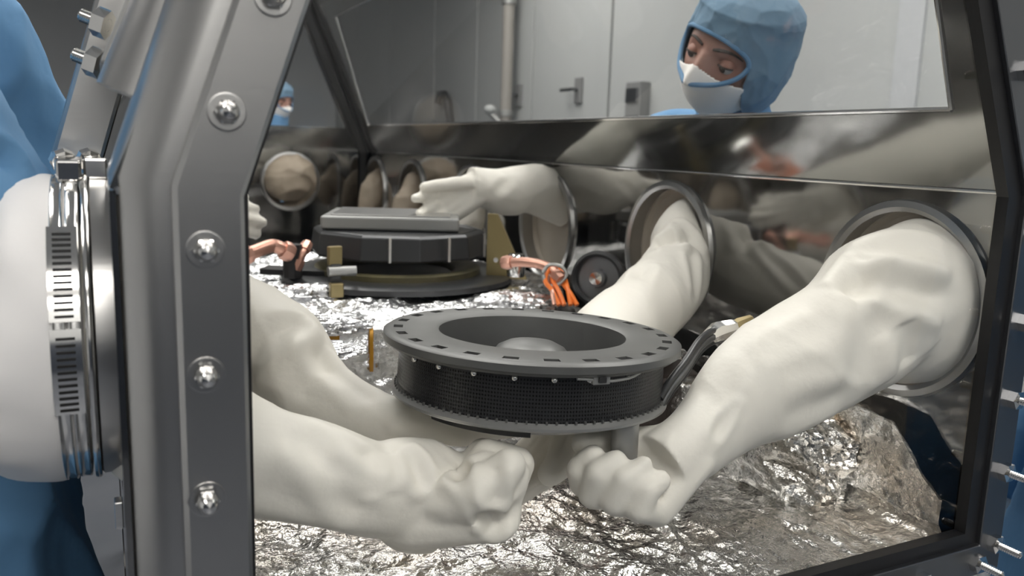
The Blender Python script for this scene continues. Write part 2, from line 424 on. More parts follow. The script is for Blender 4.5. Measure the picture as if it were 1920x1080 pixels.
# ================================================================== the glovebox
GB = empty('glovebox', (0, 1.27, .9), 'long polished steel glovebox with sloping windows, round glove ports and bolted end frame', 'glovebox')
XW, ZJ, ZB, ZT, L = .465, 1.415, .985, 1.975, 2.55
SL = .42
PR = .122
YP = [.140, .635, 1.095, 1.535, 2.02, 2.43]
YPL = [.185, .64, 1.10, 1.55, 2.02, 2.43]
ZP = 1.272
def xs(z, side=1): return (XW-SL*(z-ZJ)) if side > 0 else -(.447-SL*(z-ZJ))
def wall_lower(side, ports):                  # steel sheet with round holes, 4 mm thick
    v = []; f = []
    def quad(a, b_, c, d): n = len(v); v.extend([a, b_, c, d]); f.append((n, n+1, n+2, n+3))
    X = XW if side > 0 else -.447; h = .133; ys = []
    zlo, zhi = ZP-h, ZP+h
    cur = -.0
    for y in ports:
        if y-h > cur: quad((X, cur, zlo), (X, y-h, zlo), (X, y-h, zhi), (X, cur, zhi))
        n = len(v); N = 64
        for k in range(N):
            a = 2*pi*k/N+pi/4; c_, s_ = cos(a), sin(a); m_ = max(abs(c_), abs(s_))
            v.append((X, y+PR*c_, ZP+PR*s_)); v.append((X, y+h*c_/m_, ZP+h*s_/m_))
        for k in range(N):
            j = (k+1) % N; f.append((n+2*k, n+2*j, n+2*j+1, n+2*k+1))
        cur = y+h
    if cur < L: quad((X, cur, zlo), (X, L, zlo), (X, L, zhi), (X, cur, zhi))
    quad((X, 0, ZB), (X, L, ZB), (X, L, zlo), (X, 0, zlo)); quad((X, 0, zhi), (X, L, zhi), (X, L, ZJ), (X, 0, ZJ))
    b = MB(); b.add(v, f); o = b.build('side_wall', 'mirror', GB)
    s = o.modifiers.new('t', 'SOLIDIFY'); s.thickness = .004; s.offset = side*1.0 if side > 0 else 1.0
    return o
def fix_offset(o, side):
    # keep the inner face where it was drawn: push thickness outwards
    bm = bmesh.new(); bm.from_mesh(o.data); bm.normal_update()
    bmesh.ops.reverse_faces(bm, faces=[q for q in bm.faces if q.normal.x*side < 0]); bm.to_mesh(o.data); bm.free()
    o.modifiers['t'].offset = 1.0
XWL = .447
for side, P_ in ((1, YP), (-1, YPL)):
    fix_offset(wall_lower(side, P_), side)
# sloping upper walls with one long window opening each
WIN = dict(y0=(.068, .060), y1=(2.40, 2.28), z0=1.508, z1=1.862)
for side in (1, -1):
    v = [(xs(z, side), y, z) for y, z in ((0, ZJ), (L, ZJ), (L, ZT), (0, ZT),
         (WIN['y0'][0], WIN['z0']), (WIN['y1'][0], WIN['z0']), (WIN['y1'][1], WIN['z1']), (WIN['y0'][1], WIN['z1']))]
    b = MB(); b.add(v, [(0, 1, 5, 4), (1, 2, 6, 5), (2, 3, 7, 6), (3, 0, 4, 7)])
    o = b.build('sloping_wall', 'mirror_slope', GB); s = o.modifiers.new('t', 'SOLIDIFY'); s.thickness = .004
    fix_offset(o, side)
    b = MB(); off = side*.003
    b.add([(v[k][0]+off, v[k][1], v[k][2]) for k in (4, 5, 6, 7)], [(0, 1, 2, 3)])
    g = b.build('window_pane', 'glass', GB)
    b = MB()                                  # bright thin lip round the opening
    q = [np.array(v[k]) for k in (4, 5, 6, 7)]
    for a, c in ((0, 1), (1, 2), (2, 3), (3, 0)): b.tube([q[a], q[c]], .0035, 8)
    b.build('window_lip', 'chrome', GB, smooth=True)
    b = MB(); b.tube([(xs(ZJ, side)-side*.001, 0, ZJ), (xs(ZJ, side)-side*.001, L, ZJ)], .0025, 8); b.build('weld_seam', 'chrome', GB, smooth=True)
# floor pan
b = MB(); b.box((.009, L/2, ZB-.006), (.465+.447+.01, L, .010)); b.build('floor_pan', 'mirror', GB)
# roof: steel rails with three glass lights
xr = xs(ZT)
b = MB()
for y in (.03, .87, 1.70, L-.03): b.box((0, y, ZT+.006), (2*xr, .06, .012))
for s_ in (-1, 1): b.box((s_*(xr-.02), L/2, ZT+.006), (.04, L, .012))
b.build('roof_rail', 'steel', GB)
for y0, y1 in ((.06, .84), (.90, 1.67), (1.73, L-.06)):
    b = MB(); b.add([(-xr+.03, y0, ZT+.004), (xr-.03, y0, ZT+.004), (xr-.03, y1, ZT+.004), (-xr+.03, y1, ZT+.004)], [(0, 1, 2, 3)])
    b.build('roof_pane', 'glass', GB)
# far end wall: steel with one round port, sloping-sided window above
v = []; f = []
N = 64; pc = (.175, 1.298); hole = .105; h = .12
xl = -.447
def e(x, z): v.append((x, L, z)); return len(v)-1
def q4(a, b_, c, d): f.append((e(*a), e(*b_), e(*c), e(*d)))
x0, x1, z0, z1 = pc[0]-h, pc[0]+h, pc[1]-h, ZJ+.003
q4((xl, ZB), (x0, ZB), (x0, ZJ+.003), (xl, ZJ+.003)); q4((x1, ZB), (XW, ZB), (XW, ZJ+.003), (x1, ZJ+.003)); q4((x0, ZB), (x1, ZB), (x1, z0), (x0, z0))
n = len(v)
for k in range(N):
    a = 2*pi*k/N+pi/4; c_, s_ = cos(a), sin(a); m_ = max(abs(c_), abs(s_))
    e(pc[0]+hole*c_, pc[1]+hole*s_); e(pc[0]+h*c_/m_, pc[1]+h*s_/m_)
for k in range(N): j = (k+1) % N; f.append((n+2*k, n+2*j, n+2*j+1, n+2*k+1))
zb, zt = 1.50, 1.90
P4 = [(-.447, ZJ+.003), (XW, ZJ+.003), (xr, ZT), (-xr+.018, ZT)]; I4 = [(-.36, zb), (xs(zb)-.05, zb), (xs(zt)-.05, zt), (-.22, zt)]
n = len(v)
for x, z in P4+I4: e(x, z)
f += [(n, n+1, n+5, n+4), (n+1, n+2, n+6, n+5), (n+2, n+3, n+7, n+6), (n+3, n, n+4, n+7)]
b = MB(); b.add(v, f); o = b.build('end_wall', 'mirror', GB); s = o.modifiers.new('t', 'SOLIDIFY'); s.thickness = .004; s.offset = 1
bm = bmesh.new(); bm.from_mesh(o.data); bm.normal_update(); bmesh.ops.reverse_faces(bm, faces=[q for q in bm.faces if q.normal.y < 0]); bm.to_mesh(o.data); bm.free()
b = MB(); b.add([(x, L+.002, z) for x, z in I4], [(0, 1, 2, 3)]); b.build('end_pane', 'glass', GB)
# corner bars at the far end, running up the wall and along the slope
for side in (1, -1):
    b = MB()
    b.tube([((side*XW-side*.012 if side > 0 else -.447+.012), L-.012, ZB), ((side*XW-side*.012 if side > 0 else -.447+.012), L-.012, ZJ), (xs(ZT, side)-side*.012, L-.012, ZT)], .020, 4)
    b.build('corner_bar', 'charcoal', GB)
b = MB(); b.tube([(-XW, L-.01, ZB+.01), (XW, L-.01, ZB+.01)], .01, 8); b.build('corner_bar', 'charcoal', GB)

# near end frame -------------------------------------------------
GX = .462
def prof(xb, inset):                          # right and left inner outline points of the opening, X at ZJ = xb
    return xb
# inner outline of the pane, counter-clockwise from bottom right
XLI = -.371
inner = [(GX, 1.000), (GX, 1.414), (GX-.46*(1.93-1.414), 1.93), (XLI+.345*(1.93-1.412), 1.93), (XLI, 1.412), (XLI-.001, 1.000)]
# gasket: black rubber strip along right, bottom, top
gi = [(GX-.022, 1.016), (GX-.023, 1.412), (GX-.022-.46*(1.91-1.412), 1.912), (XLI+.345*(1.91-1.412)+.004, 1.912), (XLI+.004, 1.414), (XLI+.003, 1.016)]
def ring_poly(outer, inn, y0, y1):
    b = MB(); n = len(outer)
    v = [(x, y0, z) for x, z in outer]+[(x, y0, z) for x, z in inn]+[(x, y1, z) for x, z in outer]+[(x, y1, z) for x, z in inn]
    f = []
    for k in range(n):
        j = (k+1) % n
        f += [(k, j, n+j, n+k), (2*n+k, 3*n+k, 3*n+j, 2*n+j), (k, 2*n+k, 2*n+j, j), (n+k, n+j, 3*n+j, 3*n+k)]
    b.add(v, f); return b
ring_poly(inner, gi, -.004, .010).build('gasket', 'gasket', GB)
b = MB(); b.add([(x, .004, z) for x, z in inner], [tuple(range(6))]); b.build('end_pane', 'glass', GB)
# flange plate round the opening (right side and bottom narrow, top)
outer = [(.502, .962), (.502, 1.425), (.502-.46*(1.985-1.425), 1.985), (XLI+.345*(1.985-1.412)-.05, 1.985), (-.414, 1.425), (-.414, .962)]
b = ring_poly(outer, inner, -.010, .012); b.build('end_frame', 'steel_dark', GB, bevel=.0012)
# the thick left post: rounded column plus proud bolted cover strip, mitred at the slope
def sweep_post(section, name, m, bevel=0):
    """section: (offset from the inner edge, y); swept vertical then along the slope"""
    zs = [.90, 1.412, 1.99]; b = MB(); n = len(section); v = []
    for z in zs:
        for u, y in section:
            if z <= 1.412: x = XLI+u
            else: x = XLI+.345*(z-1.412)+u*1.05
            zz = z+(-u*.16 if abs(z-1.412) < 1e-6 else 0)
            v.append((x, y, zz))
    f = [(i*n+k, i*n+(k+1) % n, (i+1)*n+(k+1) % n, (i+1)*n+k) for i in range(2) for k in range(n)]
    f += [tuple(range(n)), tuple(2*n+k for k in range(n))]
    b.add(v, f); o = b.build(name, m, GB, smooth=True, bevel=bevel); return o
r_ = .031; cx, cy = -.049, .018
sec = [(-.040, -.012)]+[(cx-r_*sin(a), cy-r_*cos(a)) for a in np.linspace(radians(5), radians(95), 14)]+[(-.080, .075), (-.040, .075)]
sweep_post(sec, 'corner_post', 'steel')
sec = [(0, .010), (0, -.013), (-.003, -.016), (-.041, -.019), (-.0445, -.016), (-.0455, .010)]
sweep_post(sec, 'cover_strip', 'steel')
def bolt(p, nrm=(0, -1, 0), sc=1.):
    T = frame(p, nrm)
    b = MB(); b.lathe([(0, 0), (.0125, 0), (.0122, .0012), (.0112, .0014), (.0110, .0014), (0, .0014)], 32, T)
    o = b.build('bolt', 'steel', GB, smooth=True)
    b = MB(); b.lathe([(.0072*sc, .003), (.0072*sc, .007), (.0066*sc, .0082), (.0060*sc, .012), (.0042*sc, .0150), (0, .0162)], 6 if sc > 1.01 else 24, T)
    b.lathe([(.0080, .003), (.0080, .0068), (.0060, .0080)], 6, T)
    b.build('domed_nut', 'chrome', o, smooth=True)
for px, py in ((425, 210), (385, 468), (386, 703), (388, 936), (512, -6)):
    d = RN @ np.array([(px-960)/FPX, -(py-540)/FPX, -1.]); k = (-.018-CAM[1])/d[1]; p = CAM+d*k
    bolt(p)
def stud(p, dr=(0, -1, 0), L_=.030, sc=1.):
    T = frame(p, dr); b = MB()
    r = .0040*sc; pr = [(0, 0)]
    for k in range(14): pr += [(r, k*L_/14), (r*.80, (k+.5)*L_/14)]
    pr += [(r*.8, L_), (0, L_+.001)]; b.lathe(pr, 12, T)
    o = b.build('stud', 'chrome', GB, smooth=True)
    b = MB(); b.lathe([(r, .004*0), (.0085*sc, 0), (.0085*sc, .007*sc), (r, .008*sc)], 6, T); b.build('nut', 'chrome', o)
for x, z in ((.485, 1.270), (.485, 1.179), (.486, 1.090), (.484, 1.000), (.455, .981), (.36, .978), (.486, 1.37), (.425, 1.545)):
    stud((x, -.010, z), L_=.036, sc=1.35)
# left outer face: sloped window frame rail with studs, lower panel
def lx(z): return -.450+SL*(z-ZJ)
b = MB()
for z0, z1 in ((1.475, 1.99),):
    pts = [(lx(z)-.006, .070, z) for z in (z0, z1)]
    b.tube(pts, .026, 24)
b.build('outer_rail', 'steel', GB, smooth=True)
b = MB(); b.add([(lx(z)-o_, y, z) for z in (1.50, 1.99) for o_ in (.030, .038) for y in (.10, .215)],
                [(0, 1, 3, 2), (4, 6, 7, 5), (0, 4, 5, 1), (2, 3, 7, 6), (0, 2, 6, 4), (1, 5, 7, 3)])
b.build('outer_flange', 'grey_metal', GB, bevel=.002)
for p_ in (at(203, 48, .700), at(190, 122, .695), at(222, -30, .705)):
    stud(p_, (-.86, .38, .34), .024, 1.5)
b = MB(); b.add([(x, y, z) for x, z in ((-.452, 1.425), (-.405, 1.58)) for y, dx in ((.30, 0), (.36, 0))]+[(-.497, .30, 1.425), (-.497, .36, 1.425), (-.450, .30, 1.58), (-.450, .36, 1.58)],
                [(0, 1, 3, 2), (4, 6, 7, 5), (0, 4, 5, 1), (2, 3, 7, 6), (0, 2, 6, 4), (1, 5, 7, 3)])
b.build('outer_rib', 'steel', GB, bevel=.004)
# pleated steel skirt under the box and stand legs
b = MB(); b.box((0, L/2, .93), (.90, L-.04, .07)); b.build('base_skirt', 'steel_dark', GB, bevel=.01)
for x in (-.40, .40):
    for y in (.12, L-.12):
        b = MB(); b.box((x, y, .45), (.07, .07, .90)); b.build('leg', 'steel_dark', GB, bevel=.006)

# glove ports -------------------------------------------------------
def port(X, y, z, side, axis='x', mouth=True, R=PR, label=None):
    d = (side, 0, 0) if axis == 'x' else (0, 1, 0)
    T = frame((X, y, z), d, (0, 0, 1))
    b = MB(); b.lathe([(R-.010, -.006), (R-.004, -.010), (R+.004, -.008), (R+.006, 0), (R+.006, .004), (R+.012, .006), (R+.012, .014), (R+.006, .016), (R+.006, .050),
                       (R-.004, .050), (R-.008, .0)], 72, T, closed=True)
    o = b.build('glove_port', 'steel', GB, smooth=True); return o, T
for y in YP: port(XW, y, ZP, 1)
for k, y in enumerate(YPL[1:]):
    o, T = port(-.447, y, ZP, -1)
port(pc[0], L, pc[1], 1, 'y', R=hole-.002)

# ================================================================== foil inside the box
def grid_sheet(nu, nv, fn):
    u, v = np.meshgrid(np.linspace(0, 1, nu), np.linspace(0, 1, nv), indexing='ij')
    co = fn(u.ravel(), v.ravel()); me = bpy.data.meshes.new('g')
    idx = np.arange(nu*nv).reshape(nu, nv)
    f = np.stack([idx[:-1, :-1], idx[1:, :-1], idx[1:, 1:], idx[:-1, 1:]], -1).reshape(-1, 4)
    me.from_pydata(co.tolist(), [], f.tolist()); me.update(); return me
def crumple(x, y, sd, s=1.):
    P = np.stack([x*9, y*9, np.full_like(x, sd)], 1)
    wv = np.stack([pn(P+5), pn(P+11), np.zeros_like(x)], 1)*.8
    h = ridge(P+wv, 3)*.011+ridge(P*4.3+wv*2, 3)*.0046+ridge(P*13+wv*3, 2)*.0012
    return h*s
def floor_foil(u, v):
    # across the floor in X and up the right wall: arc length s
    y = .022+u*1.5; s = v*1.06; fl = .885
    x = -.44+np.minimum(s, fl); over = np.clip(s-fl, 0, None)
    edge = .135+.02*pn(np.stack([y*9, y*0, y*0], 1))-np.clip(.10-y, 0, 1)*.9       # cut edge drops at the near end
    up = np.minimum(over, np.maximum(edge, .03))
    h = crumple(x+over, y, 1.3)
    r = np.clip(s-fl+.03, 0, .06)/.06
    fold = .004*np.exp(-((s-.56-.28*(y-.1))/.006)**2)
    z = ZB+.003+h*(1-r)+up+fold+.010*r*(1-r)*4
    x = x-(h+.002)*r-.004*r
    x = np.minimum(x, XW-.002)
    return np.stack([x, y, z], 1)
o = link('foil_lining', grid_sheet(420, 330, floor_foil), 'foil', smooth=True)
tag(o, 'crinkled silver foil lining the glovebox floor and folded up the right wall', 'foil')
o.data.set_sharp_from_angle(angle=radians(28))
# crumpled packet of foil by the right wall
def lump(c, r, seed, n=110, rough=.25, sq=4.):
    th, ph = np.meshgrid(np.linspace(0, 2*pi, n), np.linspace(.02, pi-.02, n//2), indexing='ij')
    d = np.stack([np.cos(th)*np.sin(ph), np.sin(th)*np.sin(ph), np.cos(ph)], -1).reshape(-1, 3)
    k = (np.abs(d)**sq).sum(1)**(-1/sq)
    q = 1-rough*.6+rough*ridge(d*2.1+seed, 3)+.08*rough*ridge(d*9+seed, 2)
    co = np.array(c)+d*(k*q)[:, None]*np.array(r)
    me = bpy.data.meshes.new('l'); N = n; Mn = n//2; idx = np.arange(N*Mn).reshape(N, Mn)
    f = np.stack([idx[:-1, :-1], idx[1:, :-1], idx[1:, 1:], idx[:-1, 1:]], -1).reshape(-1, 4)
    me.from_pydata(co.tolist(), [], f.tolist()); me.update(); return me
o = link('foil_packet', lump((.385, .30, 1.045), (.062, .15, .062), 4.4), 'foil'); o.data.set_sharp_from_angle(angle=radians(25))
tag(o, 'bulky crumpled foil packet on the floor against the right wall', 'foil packet')

# ------------------------------------------------ foil wrapped deck with kapton tape
DC = np.array([-.01, 1.06]); DR = .43; DZ = 1.175
deck = empty('foil_wrapped_deck', (DC[0], DC[1], ZB), 'round equipment deck wrapped in bright silver foil behind the black ring', 'equipment deck')
def deck_fn(u, v):
    a = u*2*pi; s = v*(DR+.19)
    wob = 1+.03*pn(np.stack([np.cos(a)*2, np.sin(a)*2, a*0+2], 1))
    r = np.minimum(s, DR)*wob; dn = np.clip(s-DR, 0, None)
    x = DC[0]+r*np.cos(a); y = DC[1]+r*np.sin(a)
    h = crumple(x, y, 7.7, 1.5); e_ = np.clip((s-DR+.03)/.06, 0, 1)
    side = crumple(a*DR, dn, 3.1, 1.2)
    z = DZ-.018+h*(1-e_)-dn*.82+.0*s; rr = side*e_
    return np.stack([x+rr*np.cos(a), y+rr*np.sin(a), z], 1)
o = link('foil_cover', grid_sheet(520, 190, deck_fn), 'foil_bright', deck); o.data.set_sharp_from_angle(angle=radians(25))
b = MB(); b.lathe([(0, DZ-.035), (DR-.02, DZ-.035), (DR-.02, ZB+.027), (0, ZB+.027)], 64, Matrix.Translation((DC[0], DC[1], 0))); b.build('deck_body', 'charcoal', deck, smooth=True)
def tape_strip(a0, a1, z0, z1, top, name='tape_strip'):
    b = MB(); n = 8
    v = []; f = []
    rows = [(DR+.016, z0), (DR+.017, (z0+z1)/2), (DR+.014, z1), (DR+.004, z1+.016), (DR-top, z1+.020)]
    for k in range(n+1):
        a = a0+(a1-a0)*k/n
        for r, z in rows: v.append((DC[0]+r*cos(a), DC[1]+r*sin(a), z))
    m = len(rows); f = [(k*m+q, (k+1)*m+q, (k+1)*m+q+1, k*m+q+1) for k in range(n) for q in range(m-1)]
    b.add(v, f); o = b.build(name, 'tape', deck, smooth=True); s = o.modifiers.new('t', 'SOLIDIFY'); s.thickness = .0008
def ang_of(px, py, z=DZ-.03):
    d = RN @ np.array([(px-960)/FPX, -(py-540)/FPX, -1.]); p = CAM+d*((z-CAM[2])/d[2]); return math.atan2(p[1]-DC[1], p[0]-DC[0])
tape_strip(radians(-111), radians(-107), DZ-.075, DZ-.012, .015)
tape_strip(radians(-101.2), radians(-100.4), DZ-.075, DZ-.012, .005)
# loose foil tufts on the deck
for k, (px, py, dp, r) in enumerate(((620, 585, 1.25, (.06, .04, .013)), (860, 590, 1.28, (.10, .035, .014)), (965, 545, 1.45, (.07, .05, .02)), (1075, 575, 1.22, (.040, .04, .022)),
        (575, 548, 1.50, (.07, .03, .014)), (500, 520, 1.5, (.05, .05, .014)), (600, 620, 1.08, (.05, .035, .010)))):
    p = at(px, py, dp); o = link('foil_tuft', lump((p[0], p[1], DZ+.002), r, k*3.3, 70, .6, 2.2), 'foil_bright', deck); o.data.set_sharp_from_angle(angle=radians(25))

# ------------------------------------------------ open canister fixture on the deck
CC = np.array([.085, 1.03]); 
fx = empty('canister_fixture', (CC[0], CC[1], DZ), 'dark faceted canister ring with flat grey lid on olive base ring', 'canister fixture')
T = Matrix.Translation((CC[0], CC[1], DZ+.004))
b = MB(); b.lathe([(.235, 0), (.235, .010), (.225, .014), (.17, .014), (.165, .012), (.165, 0)], 72, T, closed=True); b.build('base_ring', 'charcoal', fx, smooth=True)
b = MB(); b.lathe([(.168, .008), (.168, .024), (.16, .028), (.118, .020), (.112, .012), (.112, .006)], 72, T, closed=True); b.build('inner_ring', 'olive', fx, smooth=True)
b = MB(); b.lathe([(0, .014), (.105, .014), (.111, .010), (.111, .004), (0, .004)], 64, T, closed=False); b.build('centre_disc', 'white_panel', fx, smooth=True)
TH = Matrix.Translation((CC[0]+.008, CC[1]+.018, DZ)) @ Matrix.Rotation(radians(12), 4, 'Z')
b = MB(); b.lathe([(.175, .052), (.182, .056), (.176, .098), (.168, .104), (.160, .102), (.166, .056)], 10, TH, closed=True); b.build('faceted_drum', 'charcoal', fx, bevel=.002)
b = MB(); b.lathe([(0, .098), (.158, .098), (.158, .103), (0, .103)], 10, TH); b.build('drum_cover', 'charcoal', fx)
b = MB(); b.box((CC[0]+.005, CC[1]+.045, DZ+.118), (.27, .22, .026), Matrix.Rotation(radians(-22), 3, 'Z')); b.build('lid', 'grey_metal', fx, bevel=.004)
b = MB(); b.box((CC[0]+.005, CC[1]+.045, DZ+.132), (.235, .185, .004), Matrix.Rotation(radians(-22), 3, 'Z')); b.build('lid_panel', 'steel', fx, bevel=.001)
for k in range(5):
    p = TH @ Vector((.184*cos(radians(234+36*k)), .184*sin(radians(234+36*k)), .078))
    b = MB(); b.box(p, (.005, .005, .046)); b.build('rib', 'steel', fx)
def bracket(az, m, s=1.0, thick=.006):        # triangular gusset plate
    a = radians(az); d = Vector((cos(a), sin(a), 0)); t = Vector((-sin(a), cos(a), 0))
    o_ = Vector((CC[0], CC[1], DZ))+d*.185
    P = [o_+d*.0+Vector((0, 0, .012)), o_+d*.062*s+Vector((0, 0, .012)), o_+d*.015*s+Vector((0, 0, .105*s)), o_+Vector((0, 0, .105*s))]
    v = [tuple(p+t*q) for q in (-thick/2, thick/2) for p in P]
    b = MB(); b.add(v, [(0, 1, 2, 3), (7, 6, 5, 4), (0, 4, 5, 1), (1, 5, 6, 2), (2, 6, 7, 3), (3, 7, 4, 0)])
    o = b.build('bracket', m, fx, bevel=.0008)
    b = MB(); q = o_+d*.02+Vector((0, 0, .05)); b.cyl(q-t*.009, q+t*.009, .005, 12); b.build('pin', 'chrome', o, smooth=True)
for az, sc_ in ((-35, 1.35), (100, 1.0)): bracket(az, 'brass', sc_, .009)
# upright clamp at the left of the ring
q0 = at(628, 555, 1.50)
b = MB(); b.box((q0[0], q0[1], DZ+.03), (.020, .020, .055)); b.build('clamp_post', 'charcoal', fx, bevel=.002)
b = MB(); b.box((q0[0], q0[1], DZ+.072), (.026, .012, .034), Matrix.Rotation(.2, 3, 'Z')); b.build('clamp_jaw', 'brass', fx, bevel=.002)
b = MB(); b.cyl((q0[0]-.015, q0[1]-.012, DZ+.045), (q0[0]+.035, q0[1]-.012, DZ+.045), .009, 14); b.build('clamp_screw', 'grey_metal', fx, smooth=True)
b = MB(); b.box((q0[0]-.002, q0[1]-.018, DZ+.012), (.024, .016, .026)); b.build('clamp_foot', 'brass', fx, bevel=.002)
# black strap plates leaving the ring at the left
b = MB(); b.box(at(570, 520, 1.62)*[1, 1, 0]+np.array([0, 0, DZ+.022]), (.16, .05, .012), Matrix.Rotation(radians(-28), 3, 'Z')); b.build('side_plate', 'black', fx, bevel=.002)

# ------------------------------------------------ copper fittings and orange wires
def copper_hose(pts, name, label, r=.0105, m='copper'):
    t = empty(name, pts[0], label, 'copper fitting')
    P = crom([list(p) for p in pts], 8)
    b = MB(); b.tube(P, r, 14); b.build('copper_tube', m, t, smooth=True)
    b = MB()
    for p, q in ((P[0], P[3]), (P[-1], P[-4])):
        b = MB(); d = (p-q)/np.linalg.norm(p-q); b.tube([p-d*.006, p+d*.004, p+d*.014], [r*1.35, r*1.5, r*1.3], 8); b.build('end_nut', 'black' if p is P[0] else 'copper', t, smooth=True)
    return t
c0, c1, c2, c3 = at(572, 466, 1.56), at(535, 470, 1.52), at(505, 462, 1.50), at(462, 478, 1.46)
copper_hose([c1, (c1+c2)/2+[0, 0, .003], c2, c3], 'copper_fitting', 'pink copper elbow fitting on the foil at the left of the dark canister', .0125)
copper_hose([c0, at(566, 478, 1.55), at(560, 492, 1.55)], 'copper_fitting', 'small reddish copper stub right beside the copper elbow', .008)
b = MB(); q = at(548, 470, 1.55); b.tube([q+[0, 0, -.05], q+[0, 0, .012]], .018, 10)
tag(b.build('hose_fitting', 'black', None), 'black fitting between the two copper pieces on the foil deck', 'fitting')
t = copper_hose([at(955, 492, 1.52), at(990, 492, 1.50), at(1025, 500, 1.48), at(1045, 518, 1.46)], 'copper_fitting', 'copper tube beside the brassy bracket leading to orange wires', .009)
wires = empty('wire_bundle', at(1045, 560, 1.43), 'loop of bright orange wires with clear sleeve on the foil', 'wire bundle')
for k, (x0, x1, x2) in enumerate(((1030, 1022, 1048), (1040, 1036, 1058), (1050, 1060, 1070), (1036, 1050, 1082), (1044, 1030, 1040))):
    b = MB(); b.tube(crom([at(x0, 500, 1.47+k*.008), at(x1, 525, 1.45+k*.006), at((x1+x2)/2, 545, 1.44), at(x2, 572, 1.425)], 6), .0042, 8); b.build('wire', 'orange' if k != 4 else 'copper', wires, smooth=True)
b = MB(); b.tube(crom([at(1018, 512, 1.45), at(1030, 497, 1.45), at(1052, 500, 1.45), at(1062, 515, 1.45), at(1048, 532, 1.45), at(1026, 535, 1.45), at(1018, 515, 1.45)], 6), .0035, 8); b.build('sleeve', 'grey_metal', wires, smooth=True)
b = MB(); q = at(968, 488, 1.53); b.tube([q+[0, 0, -.03], q, q+[0, 0, .012]], [.016, .02, .014], 10); tag(b.build('fitting', 'chrome', None, smooth=True), 'bright metal hex fitting right of the brassy triangular bracket', 'fitting')

# dark hand wheel and machine block behind the deck at the right wall
t = empty('hand_wheel', (.395, .80, 1.2), 'dark round hand wheel with grey hub standing behind the orange wires', 'hand wheel')
q = at(1122, 522, 1.55); dr = np.array([-.75, -.62, .1]); T = frame(q, dr)
b = MB(); b.lathe([(.046, -.010), (.052, -.006), (.052, .006), (.046, .010), (.041, .006), (.041, -.006)], 48, T, closed=True); b.build('rim', 'black', t, smooth=True)
b = MB(); b.lathe([(0, -.008), (.041, -.006), (.041, 0), (.018, .002), (.016, .012), (0, .013)], 40, T); b.build('hub_disc', 'steel_dark', t, smooth=True)
b = MB(); b.lathe([(.012, .012), (.012, .018), (0, .019)], 20, T); b.build('hub_cap', 'chrome', t, smooth=True)
b = MB(); b.tube([q-dr*.01, q-dr*.045, (q[0]+.02, q[1]+.03, q[2]-.08)], .014, 10); b.build('bracket', 'charcoal', t, smooth=True)

# ================================================================== the sampler head held in the middle
HC = np.array(at(998, 620, .905))
nrm = Vector((0, 0, 1))
view = Vector((.446*1., .895, 0))             # roughly away from the camera
right = Vector((.895, -.446, 0))
nrm = (nrm-Vector((RN[:, 2][0]*-1, RN[:, 2][1]*-1, 0)).normalized()*-.038+right*.024).normalized()
head = empty('sampler_head', HC, 'flat dark grey ring head with slotted rim and black perforated side held by gloves', 'sampler head')
TT = frame(HC, nrm, right)
NS = 24
# slotted top plate, cut in one mesh
def plate():
    b = MB(); N = NS*10; ro, ri, s0, s1, hh = .161, .102, .1405, .1505, .0100
    rings = [ri, ri+.003, s0-.001, s0, (s0+s1)/2, s1, ro-.004, ro]
    zt = [-.0015, 0, 0, 0, 0, 0, -.0005, -.003]
    v = []; f = []
    nR = len(rings)
    for i in range(N):
        a = 2*pi*i/N
        for r, z in zip(rings, zt): v.append((r*cos(a), r*sin(a), z))
    slot = lambda i: 2 <= i % 10 <= 5
    for i in range(N):
        j = (i+1) % N
        for k in range(nR-1):
            if slot(i) and 3 <= k <= 4: continue
            f.append((i*nR+k, j*nR+k, j*nR+k+1, i*nR+k+1))
    b.add(v, f)
    # slot walls and floors
    for s in range(NS):
        i0, i1 = s*10+2, s*10+6
        P = []
        for i in range(i0, i1+1): a = 2*pi*i/N; P.append((s0*cos(a), s0*sin(a)))
        for i in range(i1, i0-1, -1): a = 2*pi*i/N; P.append((s1*cos(a), s1*sin(a)))
        v = [(x, y, 0) for x, y in P]+[(x, y, -.011) for x, y in P]; n = len(P)
        b.add(v, [(k, (k+1) % n, n+(k+1) % n, n+k) for k in range(n)])
    # outer lip, underside, bore
    b.lathe([(ro, -.003), (ro, -hh), (ro-.003, -hh-.001), (ro-.005, -hh-.004), (.147, -hh-.005)], N, None)
    b.lathe([(ri, -.0015), (ri-.001, -.016), (ri, -.046)], N, None)
    b.v = [tuple(TT @ Vector(p)) for p in b.v]
    return b
o = plate().build('top_plate', 'head', head, smooth=True)
for s in range(NS):
    a0, a1 = 2*pi*(s*10+2)/240, 2*pi*(s*10+6)/240
    b = MB(); b.lathe([(.1405, -.0085), (.151, -.0085)], 4, TT, a0=a0, a1=a1)
    b.build('slot_floor', 'slot', head)
# perforated side screen with UV for the hole pattern
def screen():
    N = 160; R0, R1, z0, z1 = .1435, .1450, -.013, -.064
    v = []; f = []; uv = []
    for i in range(N):
        a = 2*pi*i/N
        v += [tuple(TT @ Vector((R0*cos(a), R0*sin(a), z0))), tuple(TT @ Vector((R1*cos(a), R1*sin(a), z1)))]
    for i in range(N):
        j = (i+1) % N; f.append((2*i, 2*j, 2*j+1, 2*i+1)); uv.append(((i, 1), (i+1, 1), (i+1, 0), (i, 0)))
    b = MB(); b.add(v, f); me = b.mesh(); L_ = me.uv_layers.new(name='UV'); k = 0
    for q in uv:
        for (x, y) in q: L_.data[k].uv = (x/N*300, y*14); k += 1
    return link('side_screen', me, 'screen', head)
screen()
b = MB(); b.lathe([(.1450, -.061), (.1475, -.063), (.1505, -.065), (.1505, -.0675), (.147, -.0695), (.125, -.070), (.02, -.070)], 96, TT); b.build('bottom_flange', 'grey_metal', head, smooth=True)
